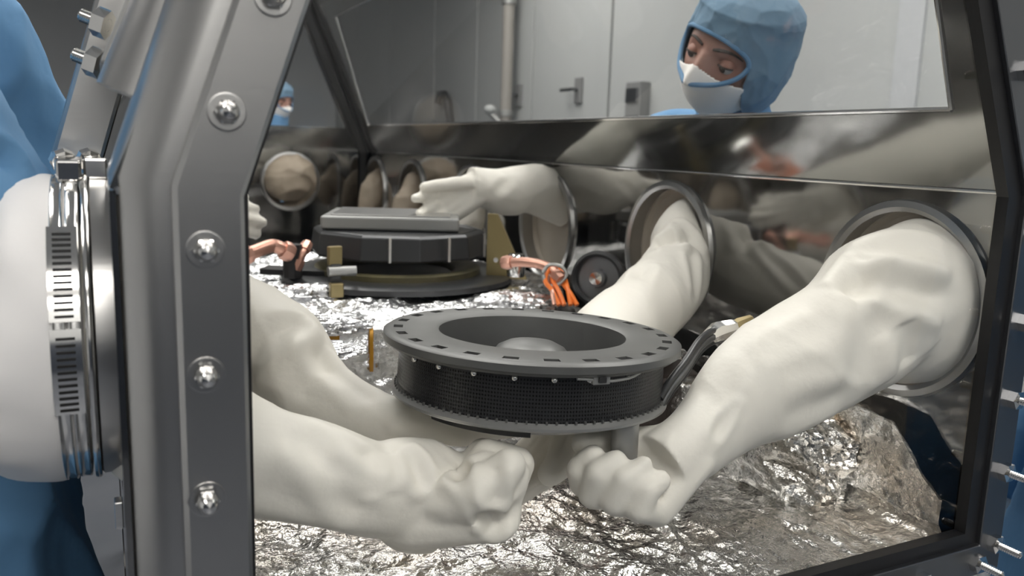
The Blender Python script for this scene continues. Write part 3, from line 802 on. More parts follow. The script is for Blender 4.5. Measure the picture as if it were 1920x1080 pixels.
b = MB(); b.lathe([(0, -.0445), (.101, -.044), (.102, -.048)], 64, TT); b.build('inner_floor', 'black', head, smooth=True)
b = MB(); b.lathe([(.060, -.045), (.048, -.032), (.037, -.018), (.026, -.0125), (.012, -.0105), (0, -.010)], 64, TT); b.build('centre_cone', 'head', head, smooth=True)
# small teeth all round above the bottom flange
for k in range(98):
    a = 2*pi*k/98
    b = MB(); b.box((0, 0, 0), (.0022, .0018, .0028)); b.v = [tuple(TT @ (Matrix.Rotation(a, 4, 'Z') @ (Vector(p)+Vector((.1468, 0, -.0600))))) for p in b.v]
    b.build('tooth', 'head', head)
def camang(px):                               # rim angle seen at a given pixel column, near side
    best = None
    for q in range(0, 360, 1):
        p = TT @ Vector((.15*cos(radians(q)), .15*sin(radians(q)), -.02)); c = RN.T @ (np.array(p)-CAM); X = 960+FPX*c[0]/-c[2]
        if c[2] > (RN.T @ (HC-CAM))[2]-.0 and (best is None or abs(X-px) < best[0]): best = (abs(X-px), q)
    return radians(best[1])
for px in (778, 824, 889, 963, 1041, 1105, 1178):
    a = camang(px); p = TT @ Vector((.1500*cos(a), .1500*sin(a), -.0175))
    b = MB(); b.ball(p, .0032, 12); b.build('screw', 'chrome', head, smooth=True)
# latch and bent wire clip at the right under the rim
a = camang(1125); R_ = TT.to_3x3() @ Matrix.Rotation(a, 3, 'Z')
def lp(r, da, z): return TT @ Vector((r*cos(a+da), r*sin(a+da), z))
b = MB(); b.box(lp(.152, 0, -.0165), (.006, .018, .010), R_); o = b.build('latch', 'grey_metal', head, bevel=.001)
b = MB(); b.box(lp(.1555, 0, -.0165), (.004, .008, .006), R_); b.build('latch_tab', 'black', o, bevel=.0008)
b = MB(); b.tube([lp(.153, k, z) for k, z in ((.03, -.0185), (.09, -.019), (.15, -.0185), (.21, -.018), (.27, -.016), (.31, -.014))], .0016, 8); b.build('wire_clip', 'grey_metal', head, smooth=True)
b = MB(); b.tube([lp(.153, k, z) for k, z in ((-.04, -.017), (-.10, -.016), (-.16, -.0155))], .0015, 8); b.build('wire_clip', 'grey_metal', head, smooth=True)
# bowl under the flange, dark slot plate and stub post
b = MB(); b.lathe([(.128, -.070), (.124, -.077), (.110, -.083), (.085, -.088), (.02, -.091), (0, -.091)], 72, TT); o = b.build('lower_bowl', 'grey_metal', head, smooth=True)
b = MB(); a2 = camang(880); b.lathe([(.132, -.0705), (.134, -.0715), (.132, -.079), (.128, -.0805), (.124, -.0795)], 24, TT, a0=a2-.42, a1=a2+.42); b.build('dark_slot', 'black', head, smooth=True)
ps = np.array(at(1172, 815, .82))
b = MB(); b.tube([ps+[0, 0, .016], ps+[0, 0, -.035]], .0135, 24); b.build('stub_post', 'grey_metal', head, smooth=True)

# hinged grey arm with cables, right of the head
arm = empty('hinged_arm', at(1240, 745, .86), 'bent dark grey arm with cables rising behind the right glove to a bright clamp', 'hinged arm')
for k, off in enumerate((0, .008, -.007)):
    P = crom([np.array(at(x, y, d))+np.array([0, 0, off]) for x, y, d in ((1236, 762, .87), (1256, 728, .89), (1285, 690, .92), (1310, 652, .96), (1335, 632, 1.0), (1368, 622, 1.04))], 6)
    b = MB(); b.tube(P, (.0052, .0042, .0036)[k], 10); b.build('arm_tube' if k == 0 else 'cable', ('steel_dark', 'charcoal', 'black')[k], arm, smooth=True)
q = np.array(at(1345, 628, 1.01)); b = MB(); b.tube([q+[-.018, 0, -.004], q+[.0, 0, .004], q+[.025, 0, .008]], [.008, .013, .010], 8); b.build('clamp', 'chrome', arm, smooth=True)
q = np.array(at(1385, 612, 1.05)); b = MB(); b.tube([q+[-.02, 0, -.004], q+[.0, 0, .002], q+[.02, 0, .008]], [.006, .009, .006], 7); b.build('hose_nut', 'brass', arm, smooth=True)
# dark equipment behind the right arm
t = empty('equipment_block', (.36, .78, ZB), 'dark brown equipment block low behind the right hand glove', 'equipment')
b = MB(); b.box((.33, .50, 1.055), (.17, .12, .09), Matrix.Rotation(-.3, 3, 'Z')); b.build('housing', mat('dark_brown_cover', (.035, .022, .017), .5), t, bevel=.01)
b = MB(); b.tube([(.27, .45, 1.105), (.33, .48, 1.115), (.40, .52, 1.105)], .008, 8); b.build('cover_rod', 'charcoal', t, smooth=True)

# ================================================================== gloves
Rr, Ru, Ra = RN[:, 0], RN[:, 1], -RN[:, 2]
def rows_(*a): return [list(map(float, list(p)+[w, h])) for p, w, h in a]
def glove(name_label, group, rows, hand, root=None, mt='glove', **k):
    me = glove_mesh(rows, hand, **k)
    p = rows[0][:3]
    o = link('glovebox_glove', me, mt)
    tag(o, name_label, 'glove', group)
    if root:
        sd = 1 if root[0] > 0 else -1; T = frame(V(root[0]+sd*.036, root[1], ZP), (-sd, 0, 0), (0, 0, 1))
        b = MB(); b.lathe([(0, .004), (.06, .001), (.108, .004), (.113, .012), (.116, .012), (.116, -.002), (0, -.002)], 64, T)
        b.build('gauntlet_root', 'glove_root', o, smooth=True)
    return o
V = lambda *a: np.array(a, float)
XL = -.447
# A: lower left glove, palm up, closed under the ring
wA = at(752, 950, .795)
glove('cream rubber glove reaching in from the left along the bottom, fist closed under the ring', 'worn gloves holding the ring',
      rows_((V(XL-.035, .185, 1.290), .108, .108), (V(XL+.012, .178, 1.278), .092, .098), (at(335, 800, .70), .055, .068), (at(465, 862, .715), .047, .048), (at(600, 890, .74), .046, .0455),
            (at(690, 915, .765), .045, .046), (at(745, 918, .78), .044, .052), (at(790, 930, .80), .044, .056), (at(835, 942, .81), .041, .051)),
      [dict(wrist=wA-Ru*.006, fdir=Rr+.10*Ra+.02*Ru, palm=Ru*1.0-.05*Ra, side=1, sc=1.0, curls=((70, 92, 70), (68, 90, 70), (66, 90, 70), (64, 88, 70)), spread=5, thumb=(38, 35), fat=1.42, wr=.058, ts=.35)],
      lines=[(at(840, 850, .76), at(930, 990, .75), .010, .008), (at(770, 815, .75), at(815, 935, .735), .009, .008), (at(930, 870, .745), at(925, 945, .74), .006, .007),
             (at(560, 800, .70), at(690, 985, .71), .005, .012), (at(640, 800, .71), at(760, 870, .73), .006, .010), (at(465, 900, .67), at(700, 1000, .71), .004, .014),
             (at(905, 1010, .75), at(985, 950, .76), .006, .008), (at(735, 830, .73), at(745, 930, .725), -.006, .012)],
      seed=1, amp=.0050, scale=7.5)
# B: upper left glove, elbow bent downwards, hand flat under the left of the ring
glove('cream rubber glove with bent elbow reaching under the left side of the ring', 'worn gloves holding the ring',
      rows_((V(XL-.035, .640, 1.272), .117, .117), (V(XL+.015, .63, 1.27), .105, .108), (at(330, 560, 1.06), .075, .082), (at(465, 636, 1.01), .062, .066), (at(535, 678, .98), .056, .064), (at(605, 742, .95), .042, .046),
            (at(690, 778, .93), .032, .034), (at(760, 795, .92), .030, .030)),
      [dict(wrist=at(735, 785, .92), fdir=Rr*1.0-.12*Ru+.05*Ra, palm=Ru, side=-1, sc=.98, curls=(14, 12, 12, 14), spread=5, thumb=(20, 20), fat=1.3, wr=.036)],
      lines=[(at(465, 690, .95), at(570, 590, .93), .010, .014), (at(570, 590, .93), at(620, 700, .92), .006, .012), (at(600, 640, .93), at(700, 760, .91), .005, .012), (at(520, 740, .93), at(560, 600, .93), -.007, .02)],
      seed=2, amp=.0060, scale=7)
# C: near right glove, gripping the stub post
wC = at(1306, 838, .835)
glove('large cream rubber glove reaching from the nearest right port, fist gripping the stub post', 'worn gloves holding the ring',
      rows_((V(.512, .125, 1.276), .090, .104), (V(.452, .108, 1.270), .082, .102), (at(1655, 570, .99), .074, .082), (at(1575, 635, .95), .064, .078), (at(1480, 690, .92), .060, .072), (at(1400, 738, .89), .055, .062),
            (at(1335, 798, .865), .042, .046), (at(1285, 842, .84), .036, .041), (at(1240, 878, .825), .033, .038)),
      [dict(wrist=wC, fdir=-Rr*.80-Ru*.62-.08*Ra, palm=-Ra*.55-Rr*.2+Ru*.65, side=1, sc=.90, curls=((38, 66, 50), (52, 74, 55), (60, 80, 55), (64, 82, 55)), spread=7, thumb=(30, 35), fat=1.30, wr=.038, ts=.50)],
      lines=[(at(1392, 600, .84), at(1400, 740, .82), .004, .006), (at(1400, 740, .82), at(1330, 830, .82), .004, .006), (at(1220, 790, .79), at(1275, 815, .79), .007, .007), (at(1205, 830, .79), at(1265, 860, .78), .006, .006),
             (at(1600, 440, .93), at(1800, 470, .93), .010, .016), (at(1610, 520, .90), at(1790, 560, .92), .011, .015), (at(1650, 560, .90), at(1600, 720, .88), .006, .02), (at(1420, 640, .83), at(1560, 600, .86), .004, .015),
             (at(1450, 770, .86), at(1600, 750, .88), .005, .015), (at(1630, 470, .93), at(1590, 560, .90), .010, .014), (at(1700, 600, .90), at(1720, 690, .92), .008, .018)],
      root=(.465, .140), seed=3, amp=.0070, scale=6.5)
# D: far right glove behind the ring
glove('cream rubber glove hanging from the second right port and passing behind the ring', 'worn gloves holding the ring',
      rows_((V(.512, .612, 1.288), .064, .086), (V(.462, .596, 1.290), .050, .078), (at(1272, 470, 1.43), .046, .060), (at(1258, 525, 1.36), .058, .060), (at(1215, 575, 1.28), .064, .060), (at(1150, 630, 1.18), .058, .054),
            (at(1095, 720, 1.06), .042, .042), (at(1060, 790, .99), .032, .032)),
      [dict(wrist=at(1075, 778, .99), fdir=-Rr*.62-Ru*.72-.25*Ra, palm=-Ra*.3+Ru*.7-Rr*.4, side=-1, sc=.92, curls=(26, 22, 24, 26), spread=6, thumb=(15, 20), fat=1.3, wr=.036)],
      lines=[(at(1225, 435, 1.36), at(1290, 415, 1.36), .008, .010), (at(1225, 455, 1.35), at(1290, 450, 1.35), .010, .012), (at(1300, 440, 1.34), at(1318, 560, 1.26), .006, .010), (at(1205, 490, 1.28), at(1195, 640, 1.17), .007, .012),
             (at(1265, 390, 1.38), at(1310, 480, 1.35), .009, .012)],
      root=(.465, .635), seed=4, amp=.0060, scale=8)
# E: empty glove sticking out of the third right port, hand half closed
glove('empty cream glove sticking straight out of the middle right port, fingers half curled', 'unused gloves inside the box',
      rows_((V(.512, 1.085, 1.325), .048, .060), (V(.455, 1.080, 1.345), .046, .056), (at(985, 354, 1.83), .044, .050), (at(940, 358, 1.80), .046, .052), (at(905, 350, 1.78), .040, .044), (at(880, 348, 1.765), .036, .042)),
      [dict(wrist=at(896, 350, 1.765), fdir=-Rr*.84-Ru*.50-.1*Ra, palm=-Ra*.95-Ru*.2, side=1, sc=.94, curls=(30, 32, 34, 36), spread=14, thumb=(8, 8), fat=1.04, wr=.046, ts=.34)],
      lines=[(at(880, 385, 1.71), at(905, 330, 1.71), .006, .010), (at(900, 400, 1.72), at(960, 330, 1.75), .005, .012)],
      root=(.465, 1.095), seed=5, amp=.0055, scale=9, voxel=.0036)
# F: empty glove on the left wall, seen mirrored in the right wall
glove('empty cream glove on the left wall, seen mirrored above the right glove', 'unused gloves inside the box',
      rows_((V(XL-.035, 1.10, 1.272), .117, .117), (V(XL+.006, 1.10, 1.272), .112, .114), (V(-.42, 1.095, 1.315), .055, .06), (V(-.37, 1.085, 1.325), .040, .045), (V(-.325, 1.075, 1.318), .034, .040)),
      [dict(wrist=V(-.335, 1.078, 1.322), fdir=V(1, -.05, -.12), palm=V(0, 1, -.1), side=-1, sc=.92, curls=(18, 18, 20, 22), spread=4, thumb=(5, 10), fat=1.15, wr=.04)],
      seed=6, amp=.004, scale=12, voxel=.005)
# limp gloves in the remaining ports
def limp(x, y, z, side, R, lbl, seed, drop=.10, out=.05, mt='glove_worn'):
    return glove(lbl, 'limp gloves folded into their ports',
          rows_((V(x+side*.047, y+.03, z+.005), R*.50, R*.70), (V(x+side*.022, y+.02, z+.005), R*.48, R*.66), (V(x-side*out*.4, y, z-.015), .042, .055), (V(x-side*out, y, z-.045), .036, .042), (V(x-side*out*1.1, y, z-.06-drop*.4), .032, .030), (V(x-side*out*.8, y, z-.07-drop), .026, .016)),
          None, root=(x, y), mt=mt, seed=seed, amp=.008, scale=13, voxel=.006)
limp(.465, 1.535, ZP, 1, .118, 'limp cream glove drooping from the fourth right port, below the fingers of the empty glove', 11, .06, .06, 'glove')
limp(.465, 2.02, ZP, 1, .118, 'tan limp glove in the fifth right port, a narrow upright oval', 12, .03, .03)
limp(.465, 2.43, ZP, 1, .118, 'tan limp glove in the farthest right port beside the corner bar', 13, .03, .03)
for y, nme, sd in ((1.55, 'fourth', 14), (2.02, 'fifth', 15), (2.43, 'sixth', 16)):
    limp(XL, y, ZP, -1, .116, 'limp tan glove in the %s left port, mirrored in the right wall' % nme, sd, .05, .04)
# far end glove: tan above, pale below
me = glove_mesh(rows_((V(pc[0], L+.05, pc[1]), .099, .099), (V(pc[0], L+.003, pc[1]), .097, .097), (V(pc[0]-.005, L-.02, pc[1]-.02), .080, .075), (V(pc[0]+.0, L-.045, pc[1]-.05), .045, .04)), None, seed=17, amp=.010, scale=12, voxel=.006)
o = link('glovebox_glove', me, 'glove_worn'); tag(o, 'tan glove bunched in the round port of the far end wall', 'glove', 'limp gloves folded into their ports')

# ------------------------------------------------ near left port from outside: steel ring, clamp bands, white cuff
LP = V(-.4425, .185, 1.291)
T = frame(LP, (-1, 0, 0), (0, 0, 1)) @ Matrix.Diagonal((1, 1, .80, 1))
ring = MB(); ring.lathe([(.112, -.004), (.122, -.004), (.1235, .004), (.1235, .026), (.121, .028), (.112, .028)], 96, T, closed=True)
o = ring.build('port_ring', 'steel', GB, smooth=True)
ring = MB(); ring.lathe([(.114, .028), (.1255, .028), (.1265, .030), (.1265, .032), (.1255, .034), (.114, .034)], 96, T, closed=True); ring.build('port_flange', 'chrome', GB, smooth=True)
cuff_l = empty('glove_cuff', LP+V(-.06, 0, 0), 'white rubber glove cuff clamped over the near left port ring outside the box', 'glove cuff')
b = MB(); pr = [(.108, .036), (.1215, .036), (.1215, .054), (.125, .057), (.1260, .064), (.1255, .072), (.1235, .082), (.1205, .094), (.115, .106), (.104, .122), (.084, .134), (.066, .138), (.060, .130)]
b.lathe(pr, 160, T)
me = b.mesh(); n = len(me.vertices); co = np.empty(n*3); me.vertices.foreach_get('co', co); co = co.reshape(-1, 3)
d = co-LP; r = np.linalg.norm(d[:, 1:], axis=1); k = np.clip((-d[:, 0]-.054)/.03, 0, 1)
f_ = 1+k*(.15*pn(np.stack([d[:, 1]*14, d[:, 2]*14, d[:, 0]*8], 1))+.03*ridge(d*22, 2))-k*.02
co[:, 1:] = LP[1:]+d[:, 1:]*f_[:, None]
co[:, 0] -= k*(.016*pn(d*20+4)+.022*np.clip(-d[:, 2]/.12, 0, 1)*np.clip(.03/(.02+np.abs(d[:, 2]+.06)), 0, 1))
me.vertices.foreach_set('co', co.ravel())
o = link('cuff_sleeve', me, 'cuff', cuff_l); s = o.modifiers.new('s', 'SUBSURF'); s.levels = 1; s.render_levels = 1
b = MB(); b.lathe([(.1218, .037), (.1238, .037), (.1244, .0385), (.1240, .0395), (.1240, .0450), (.1244, .046), (.1238, .0475), (.1218, .0475)], 96, T, closed=True); b.build('clamp_band', 'chrome', cuff_l, smooth=True)
b = MB(); b.lathe([(.1225, .0495), (.1250, .0495), (.1256, .0505), (.1250, .0515), (.1250, .0585), (.1256, .0595), (.1250, .0605), (.1225, .0605)], 96, T, closed=True); b.build('clamp_band', 'chrome', cuff_l, smooth=True)
# slotted worm-drive strip on the near side
b = MB()
def lpx(r, a, h): return T @ Vector((r*cos(a), r*sin(a), h))
# angle whose point faces the camera
aa = max(np.linspace(0, 2*pi, 720), key=lambda a: -(np.array(lpx(.12, a, .05))-CAM) @ (np.array(lpx(.12, a, .05))-CAM))
for lo, hi in ((aa-.52, aa-.02), (aa+.02, aa+.60)):
    bb = MB(); bb.lathe([(.1257, .0375), (.1277, .0375), (.1277, .0620), (.1257, .0620)], 20, T, closed=True, a0=lo, a1=hi)
    o = bb.build('slotted_strip', 'chrome', cuff_l, smooth=True)
    for q in np.arange(lo+.03, hi-.02, .038):
        sb = MB(); sb.box((0, 0, 0), (.0006, .0020, .015)); R2 = Matrix.Rotation(q, 4, 'Z')
        sb.v = [tuple(T @ (R2 @ (Vector(p)+Vector((.1279, 0, .0500))))) for p in sb.v]; sb.build('strip_slot', 'slot', o)
# screw housings on top
atop = max(np.linspace(0, 2*pi, 720), key=lambda a: lpx(.12, a, .05)[2])
for da, h, L_ in ((0.0, .020, .030), (.06, .046, .030), (-.10, .044, .022)):
    b = MB(); c = np.array(lpx(.131, atop+da, h)); R2 = frame(LP, (-1, 0, 0), (0, 0, 1)).to_3x3() @ Matrix.Rotation(atop+da, 3, 'Z')
    b.box(c, (.017, .024, .018), R2); o = b.build('screw_housing', 'chrome', cuff_l, bevel=.002)
    b = MB(); tdir = np.array(R2 @ Vector((.25, 1, .2))).ravel(); b.tube([c+tdir*.0, c+tdir*L_*.6, c+tdir*L_*.62, c+tdir*L_], [.0055, .0055, .0095, .0090], 8); b.build('clamp_screw', 'chrome', o)
# small bright tab under the ring
b = MB(); b.box(LP+V(-.012, -.10, -.128), (.006, .012, .022)); b.build('ring_tab', 'chrome', GB, bevel=.001)

# ================================================================== people
def body_mesh(tubes, voxel=.011, seed=0, amp=.010, scale=7, lines=(), hands=()):
    mb = MB()
    for r in tubes: soft_tube(mb, r, 36, 8)
    def disp(co, no):
        return drape(co, seed, scale, (1, 1, .6))*amp+creases(lines, co)
    return fused(mb, voxel, 4, disp)
def head_parts(parent, c, f, s, tilt_u=None, seed=0, n=150, size=1.0):
    """face direction f, screen-right side s"""
    f = np.array(f, float); f /= np.linalg.norm(f); s = np.array(s, float); s -= f*(s@f); s /= np.linalg.norm(s); u = np.cross(f, s); 
    if u[2] < 0: u = -u
    c = np.array(c, float)
    A, B, Cc = .075*size, .110*size, .093*size
    th, ph = np.meshgrid(np.linspace(0, 2*pi, n, endpoint=False), np.linspace(.001, pi-.001, n*3//4), indexing='ij')
    nn = th.shape
    da = (np.sin(th)*np.sin(ph)).ravel(); db = np.cos(ph).ravel(); dc = (np.cos(th)*np.sin(ph)).ravel()
    def face(off=0, nose=1., hood=False):
        a = da*(A+off); b_ = db*(B+off); cc = dc*(Cc+off)
        front = np.clip(dc, 0, 1)
        jaw = np.clip(-db-.25, 0, 1); a = a*(1-.28*jaw*(0 if hood else 1)); 
        g = lambda x0, y0, wx, wy: np.exp(-((a/size-x0)/wx)**2-((b_/size-y0)/wy)**2)*front
        h = 0
        if nose: 
            yy = b_/size
            ramp = np.clip((.016-yy)/.052, 0, 1)*np.clip((yy+.052)/.012, 0, 1)
            h = h+nose*(.006+.020*ramp)*np.exp(-((a/size)/(.009+.006*ramp))**2)*np.clip((.030-yy)/.02, 0, 1)*np.clip((yy+.052)/.012, 0, 1)*front
        if not hood:
            h = h-.0085*g(.033, 0, .017, .011)-.0085*g(-.033, 0, .017, .011)+.0045*g(.033, .021, .022, .008)+.0045*g(-.033, .021, .022, .008)+.004*g(.040, -.03, .02, .018)+.004*g(-.040, -.03, .02, .018)
            flat = np.clip(np.abs(a/size)-.03, 0, 1)*0
        cc = cc*(1-.06*front)+h*size
        return a, b_, cc
    def mk(name, abc, keep, m, sub=0, thick=0):
        a, b_, cc = abc
        co = c+a[:, None]*s+b_[:, None]*u+cc[:, None]*f
        idx = np.arange(nn[0]*nn[1]).reshape(nn)
        F = np.stack([idx, np.roll(idx, -1, 0)], -1)
        q = np.stack([F[:, :-1, 0], F[:, :-1, 1], F[:, 1:, 1], F[:, 1:, 0]], -1).reshape(-1, 4)
        if keep is not None: q = q[keep[q].all(1)]
        used = np.unique(q); mp = -np.ones(len(co), int); mp[used] = np.arange(len(used))
        me = bpy.data.meshes.new(name); me.from_pydata(co[used].tolist(), [], mp[q].tolist()); me.update()
        bm = bmesh.new(); bm.from_mesh(me); bmesh.ops.recalc_face_normals(bm, faces=bm.faces); bm.to_mesh(me); bm.free()
        o = link(name, me, m, parent)
        if thick: t_ = o.modifiers.new('t', 'SOLIDIFY'); t_.thickness = thick; t_.offset = 0
        return o
    P3 = lambda a, b_, cc: c+a*s+b_*u+cc*f
    a, b_, cc = face(); mk('head', (a, b_, cc), None, 'skin')
    def surf(x, y, off=0):                    # a point on the face at (x, y)
        k = dc > 0; d2 = (a/size-x)**2+(b_/size-y)**2; d2[~k] = 9; i = d2.argmin(); p = P3(x*size, y*size, cc[i]+off); return p
    # hood: loose, flat topped, open over the face down to the chin
    ah, bh, ch = face(np.where(dc > 0, .017-.009*np.clip(dc*1.5, 0, 1), .017)*size, 0, True)
    P = np.stack([da, db, dc], 1)
    wr = .014*drape(P, seed+3, 2.6)
    wx = 1+wr*3.2
    up_ = np.clip(bh/size/.075, 0, 1)         # boxy crown: keep the full girth up to the flat top
    horiz = np.sqrt(da*da+dc*dc)+1e-6; full = np.minimum(1/horiz, 1.30)
    k_ = 1+up_**1.5*(full-1)*np.clip((horiz-.25)/.35, 0, 1)*.62
    bh = np.where(bh > .075*size, .075*size+(bh-.075*size)*.85, bh)
    ah2 = ah*wx*k_; ch2 = ch*wx*k_
    ch2 = np.where(dc < 0, ch2*(1.06+.16*np.clip(-bh/size/.07, 0, 1)), ch2)
    low = np.clip(-bh/size-.05, 0, 1); 
    op = (dc > .12) & (np.abs(ah/size+.007) < .073) & ((((ah/size+.007)/.073)**2+(np.clip(bh/size-.008, 0, 1)/.036)**2) < 1)
    mk('hood', (ah2, bh, ch2), ~op, 'hood', thick=.002)
    # mask over nose and mouth
    am, bm_, cm = face(.0065*size, .9)
    prot = np.clip(1-((bm_/size+.050)/.05)**2, 0, 1)*.010*np.exp(-(am/size/.045)**2)
    cm = cm+prot*size
    top = -.012-.22*np.abs(am/size)*1.0+.006*np.exp(-(am/size/.014)**2)
    km = (dc > .12) & (bm_/size < top) & (np.abs(am)/size < .066)
    mk('mask', (am*1.03, bm_, cm), km, 'mask', thick=.0012)
    # piping: oval of the hood opening, its lower run crossing the mask
    pts = []
    for q in np.linspace(0, 2*pi, 60, endpoint=False):
        x = -.007+.0725*cos(q); y = (.008+.036*sin(q)) if sin(q) > 0 else (.008+.046*sin(q))
        k = dc > 0; d2 = (ah/size-x)**2+(bh/size-y)**2; d2 = np.where(k, d2, 9); i = d2.argmin()
        zz = max(ch2[i]*.995, (cm[((am/size-x)**2+(bm_/size-y)**2+(dc < 0)*9).argmin()]+.003) if y < 0 else -9)
        pts.append(P3(x*size*1.0, y*size, zz))
    pts.append(pts[0]); pts = np.array(pts); sm = pts.copy()
    for _ in range(3): sm[1:-1] = (sm[:-2]+2*sm[1:-1]+sm[2:])/4
    b = MB(); b.tube(sm, .0040*size, 8); b.build('piping', 'piping', parent, smooth=True)
    # eyes looking down, lids, lashes and brows
    for x in (-.033, .033):
        e0 = surf(x, -.002, -.0040); 
        b = MB(); b.ball(e0, .0130*size, 20); eo = b.build('eye', 'eye', parent, smooth=True)
        g = f*.95-u*.28-s*.08; g /= np.linalg.norm(g)
        b = MB(); T_ = frame(e0+g*.0098*size, g); b.lathe([(0, .0034), (.004, .0031), (.0070, .0016), (.0076, 0)], 20, T_); b.build('iris', 'iris', eo, smooth=True)
        v = []; m_ = 18; k_ = 8; R_ = .0142*size
        for i in range(m_+1):
            az = pi*i/m_
            for j in range(k_+1):
                el = .10+sin(az)*(-.03)+j/k_*(1.75)
                dirv = -s*cos(az)*1.0
                # lid arc: rotate from the lid margin up and back
                w_ = f*cos(el)+u*sin(el)
                p = e0+R_*(s*cos(az)*.98+w_*sin(az)); v.append(tuple(p))
        fq = [(i*(k_+1)+j, (i+1)*(k_+1)+j, (i+1)*(k_+1)+j+1, i*(k_+1)+j+1) for i in range(m_) for j in range(k_)]
        b = MB(); b.add(v, fq); b.build('eyelid', 'skin', eo, smooth=True)
        b = MB(); b.tube([np.array(v[i*(k_+1)])+f*.0006 for i in range(1, m_)], .0016*size, 6); b.build('lashes', 'brow', eo, smooth=True)
        sg = 1 if x > 0 else -1
        pts = [surf(sg*xx, yy, .0015) for xx, yy in ((.011, .0200), (.020, .0225), (.032, .0240), (.044, .0215), (.054, .0150))]
        b = MB(); b.tube(crom(pts, 5), np.interp(np.linspace(0, 1, 21), [0, .25, .6, 1], [.0020, .0030, .0024, .0008])*size, 8); b.build('eyebrow', 'brow', parent, smooth=True)
    return s, u, f

# the woman behind the right wall
hc = at(1379, 100, 1.50)
f_ = -Ra*.66-Rr*.80-Ru*.30; s_ = Rr*.97-Ru*.22
pw = empty('person', (.80, .62, 0), 'person in light blue hood and white mask looking down through the sloping window', 'person')
head_parts(pw, hc, f_, s_, seed=1, n=270, size=1.08)
nk = hc+np.array([.05, .03, -.13])
rs = at(1210, 262, 1.66)+np.array([.045, .02, 0]); ls = np.array([.72, .44, 1.40])
T_rows = rows_((hc+np.array([.03, .03, -.05]), .065, .065), (hc+np.array([.045, .05, -.11]), .075, .08), (nk+np.array([.02, .03, -.07]), .13, .10), ((rs+ls)/2+np.array([.05, 0, -.12]), .20, .14), (V(.80, .62, 1.10), .19, .15), (V(.82, .60, .80), .20, .16), (V(.82, .60, .45), .21, .16), (V(.82, .60, .12), .22, .17))
arms = [rows_((nk+np.array([.04, .02, -.06]), .09, .07), (rs+np.array([.02, 0, -.01]), .075, .075), (rs+np.array([.02, -.02, -.12]), .068, .068), (V(.645, .76, 1.25), .06, .065), (V(.565, .66, 1.26), .058, .058), (V(.535, .640, 1.272), .055, .055)),
        rows_((nk+np.array([.04, -.02, -.06]), .09, .07), (ls, .075, .075), (V(.72, .33, 1.30), .068, .068), (V(.65, .21, 1.26), .062, .065), (V(.56, .150, 1.27), .058, .058), (V(.535, .140, 1.272), .055, .055))]
link('gown', body_mesh([T_rows]+arms, .010, 3, .009, 9, lines=[(at(1180, 212, 1.6), at(1262, 160, 1.58), .010, .012), (at(1200, 214, 1.6), at(1262, 188, 1.58), .010, .012)]), 'gown', pw)
for y in (.50, .70):
    b = MB(); b.box((.79, y, .05), (.26, .10, .10)); b.build('shoe', 'cuff', pw, bevel=.03)

# the worker on the left, both arms in the left ports, head out of frame
pl = empty('person', (-.72, .46, 0), 'person in blue gown at the left edge with one arm in the white port cuff', 'person')
lhc = V(-.74, .42, 1.73)
head_parts(pl, lhc, V(1, -.1, -.3), V(.1, -1, 0), seed=4, n=110)
TL = rows_((lhc+V(-.03, 0, -.07), .085, .085), (V(-.76, .44, 1.58), .10, .10), (V(-.74, .45, 1.50), .19, .12), (V(-.70, .45, 1.38), .20, .14), (V(-.66, .46, 1.15), .19, .14), (V(-.655, .46, .98), .22, .165), (V(-.66, .46, .6), .24, .17), (V(-.68, .46, .12), .24, .17))
al = [rows_((V(-.74, .36, 1.51), .09, .09), (V(-.665, .225, 1.50), .078, .078), (V(-.600, .200, 1.455), .070, .074), (V(-.562, .190, 1.39), .068, .074), (V(-.540, .186, 1.320), .060, .070), (V(-.505, .186, 1.295), .050, .050), (V(-.475, .185, 1.291), .045, .045)),
      rows_((V(-.74, .55, 1.52), .09, .09), (V(-.66, .60, 1.56), .080, .085), (V(-.60, .62, 1.53), .070, .090), (V(-.555, .64, 1.42), .055, .075), (V(-.515, .64, 1.33), .055, .060), (V(-.48, .64, 1.275), .05, .05))]
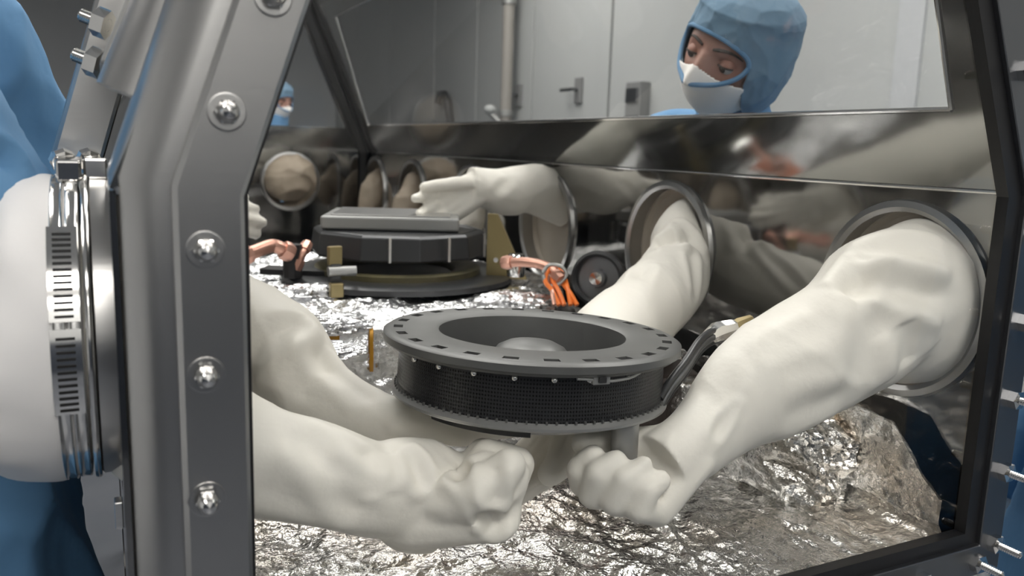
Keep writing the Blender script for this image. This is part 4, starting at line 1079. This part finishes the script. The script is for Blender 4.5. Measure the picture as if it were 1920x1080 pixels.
link('gown', body_mesh([TL]+al, .009, 5, .017, 10, lines=[(at(10, 300, .62), at(130, 215, .62), .014, .010), (at(40, 430, .62), at(130, 330, .62), .012, .010), (at(30, 150, .6), at(40, 330, .6), .010, .012)]), 'gown', pl)
for y in (.34, .58):
    b = MB(); b.box((-.66, y, .05), (.26, .10, .10)); b.build('shoe', 'cuff', pl, bevel=.03)

def standing(name_label, x, y, facing, hz, seed, n=120):
    f = V(cos(facing), sin(facing), 0); s = V(sin(facing), -cos(facing), 0)
    t = empty('person', (x, y, 0), name_label, 'person'); p0 = V(x, y, 0)
    hc = p0+V(0, 0, hz)+f*.03
    head_parts(t, hc, f-V(0, 0, .2), s, seed=seed, n=n)
    z = V(0, 0, 1)
    tb = rows_((hc-z*.07-f*.02, .085, .085), (p0+z*(hz-.16), .10, .09), (p0+z*(hz-.24), .19, .11), (p0+z*(hz-.36), .20, .125), (p0+z*(hz-.60), .18, .12), (p0+z*(hz-.85), .21, .14), (p0+z*.5, .22, .15), (p0+z*.12, .22, .15))
    am = []
    hd = []
    for q in (-1, 1):
        sh = p0+s*q*.19+z*(hz-.25); el = sh+s*q*.06-z*.28; wr = el+f*.10-z*.24
        am.append(rows_((sh, .07, .07), ((sh+el)/2, .062, .062), (el, .055, .055), ((el+wr)/2, .045, .045), (wr, .038, .038)))
        hd.append((wr, q))
    link('gown', body_mesh([tb]+am, .013, seed, .010, 7), 'gown', t)
    for wr, q in hd:
        mb = MB(); add_hand(mb, wr-z*-.02, f*.3-z, -s*q, side=1 if q > 0 else -1, sc=.95, curls=(18, 20, 22, 24), spread=5, fat=1.05)
        link('gloved_hand', fused(mb, .004, 3), 'cuff', t)
    for q in (-1, 1):
        b = MB(); b.box(p0+s*q*.10+f*.05+z*.05, (.26, .10, .10), Matrix.Rotation(facing, 3, 'Z')); b.build('shoe', 'cuff', t, bevel=.03)
    return t
q = at(1915, 900, 1.15)
standing('person in blue gown just outside the bolted flange at the right edge', q[0]+.185, q[1]-.10, radians(150), 1.66, 21)
q = at(512, 190, 4.7)
standing('distant person in blue hood seen through the far end beside the post', q[0], q[1], radians(-60), 1.665, 22)
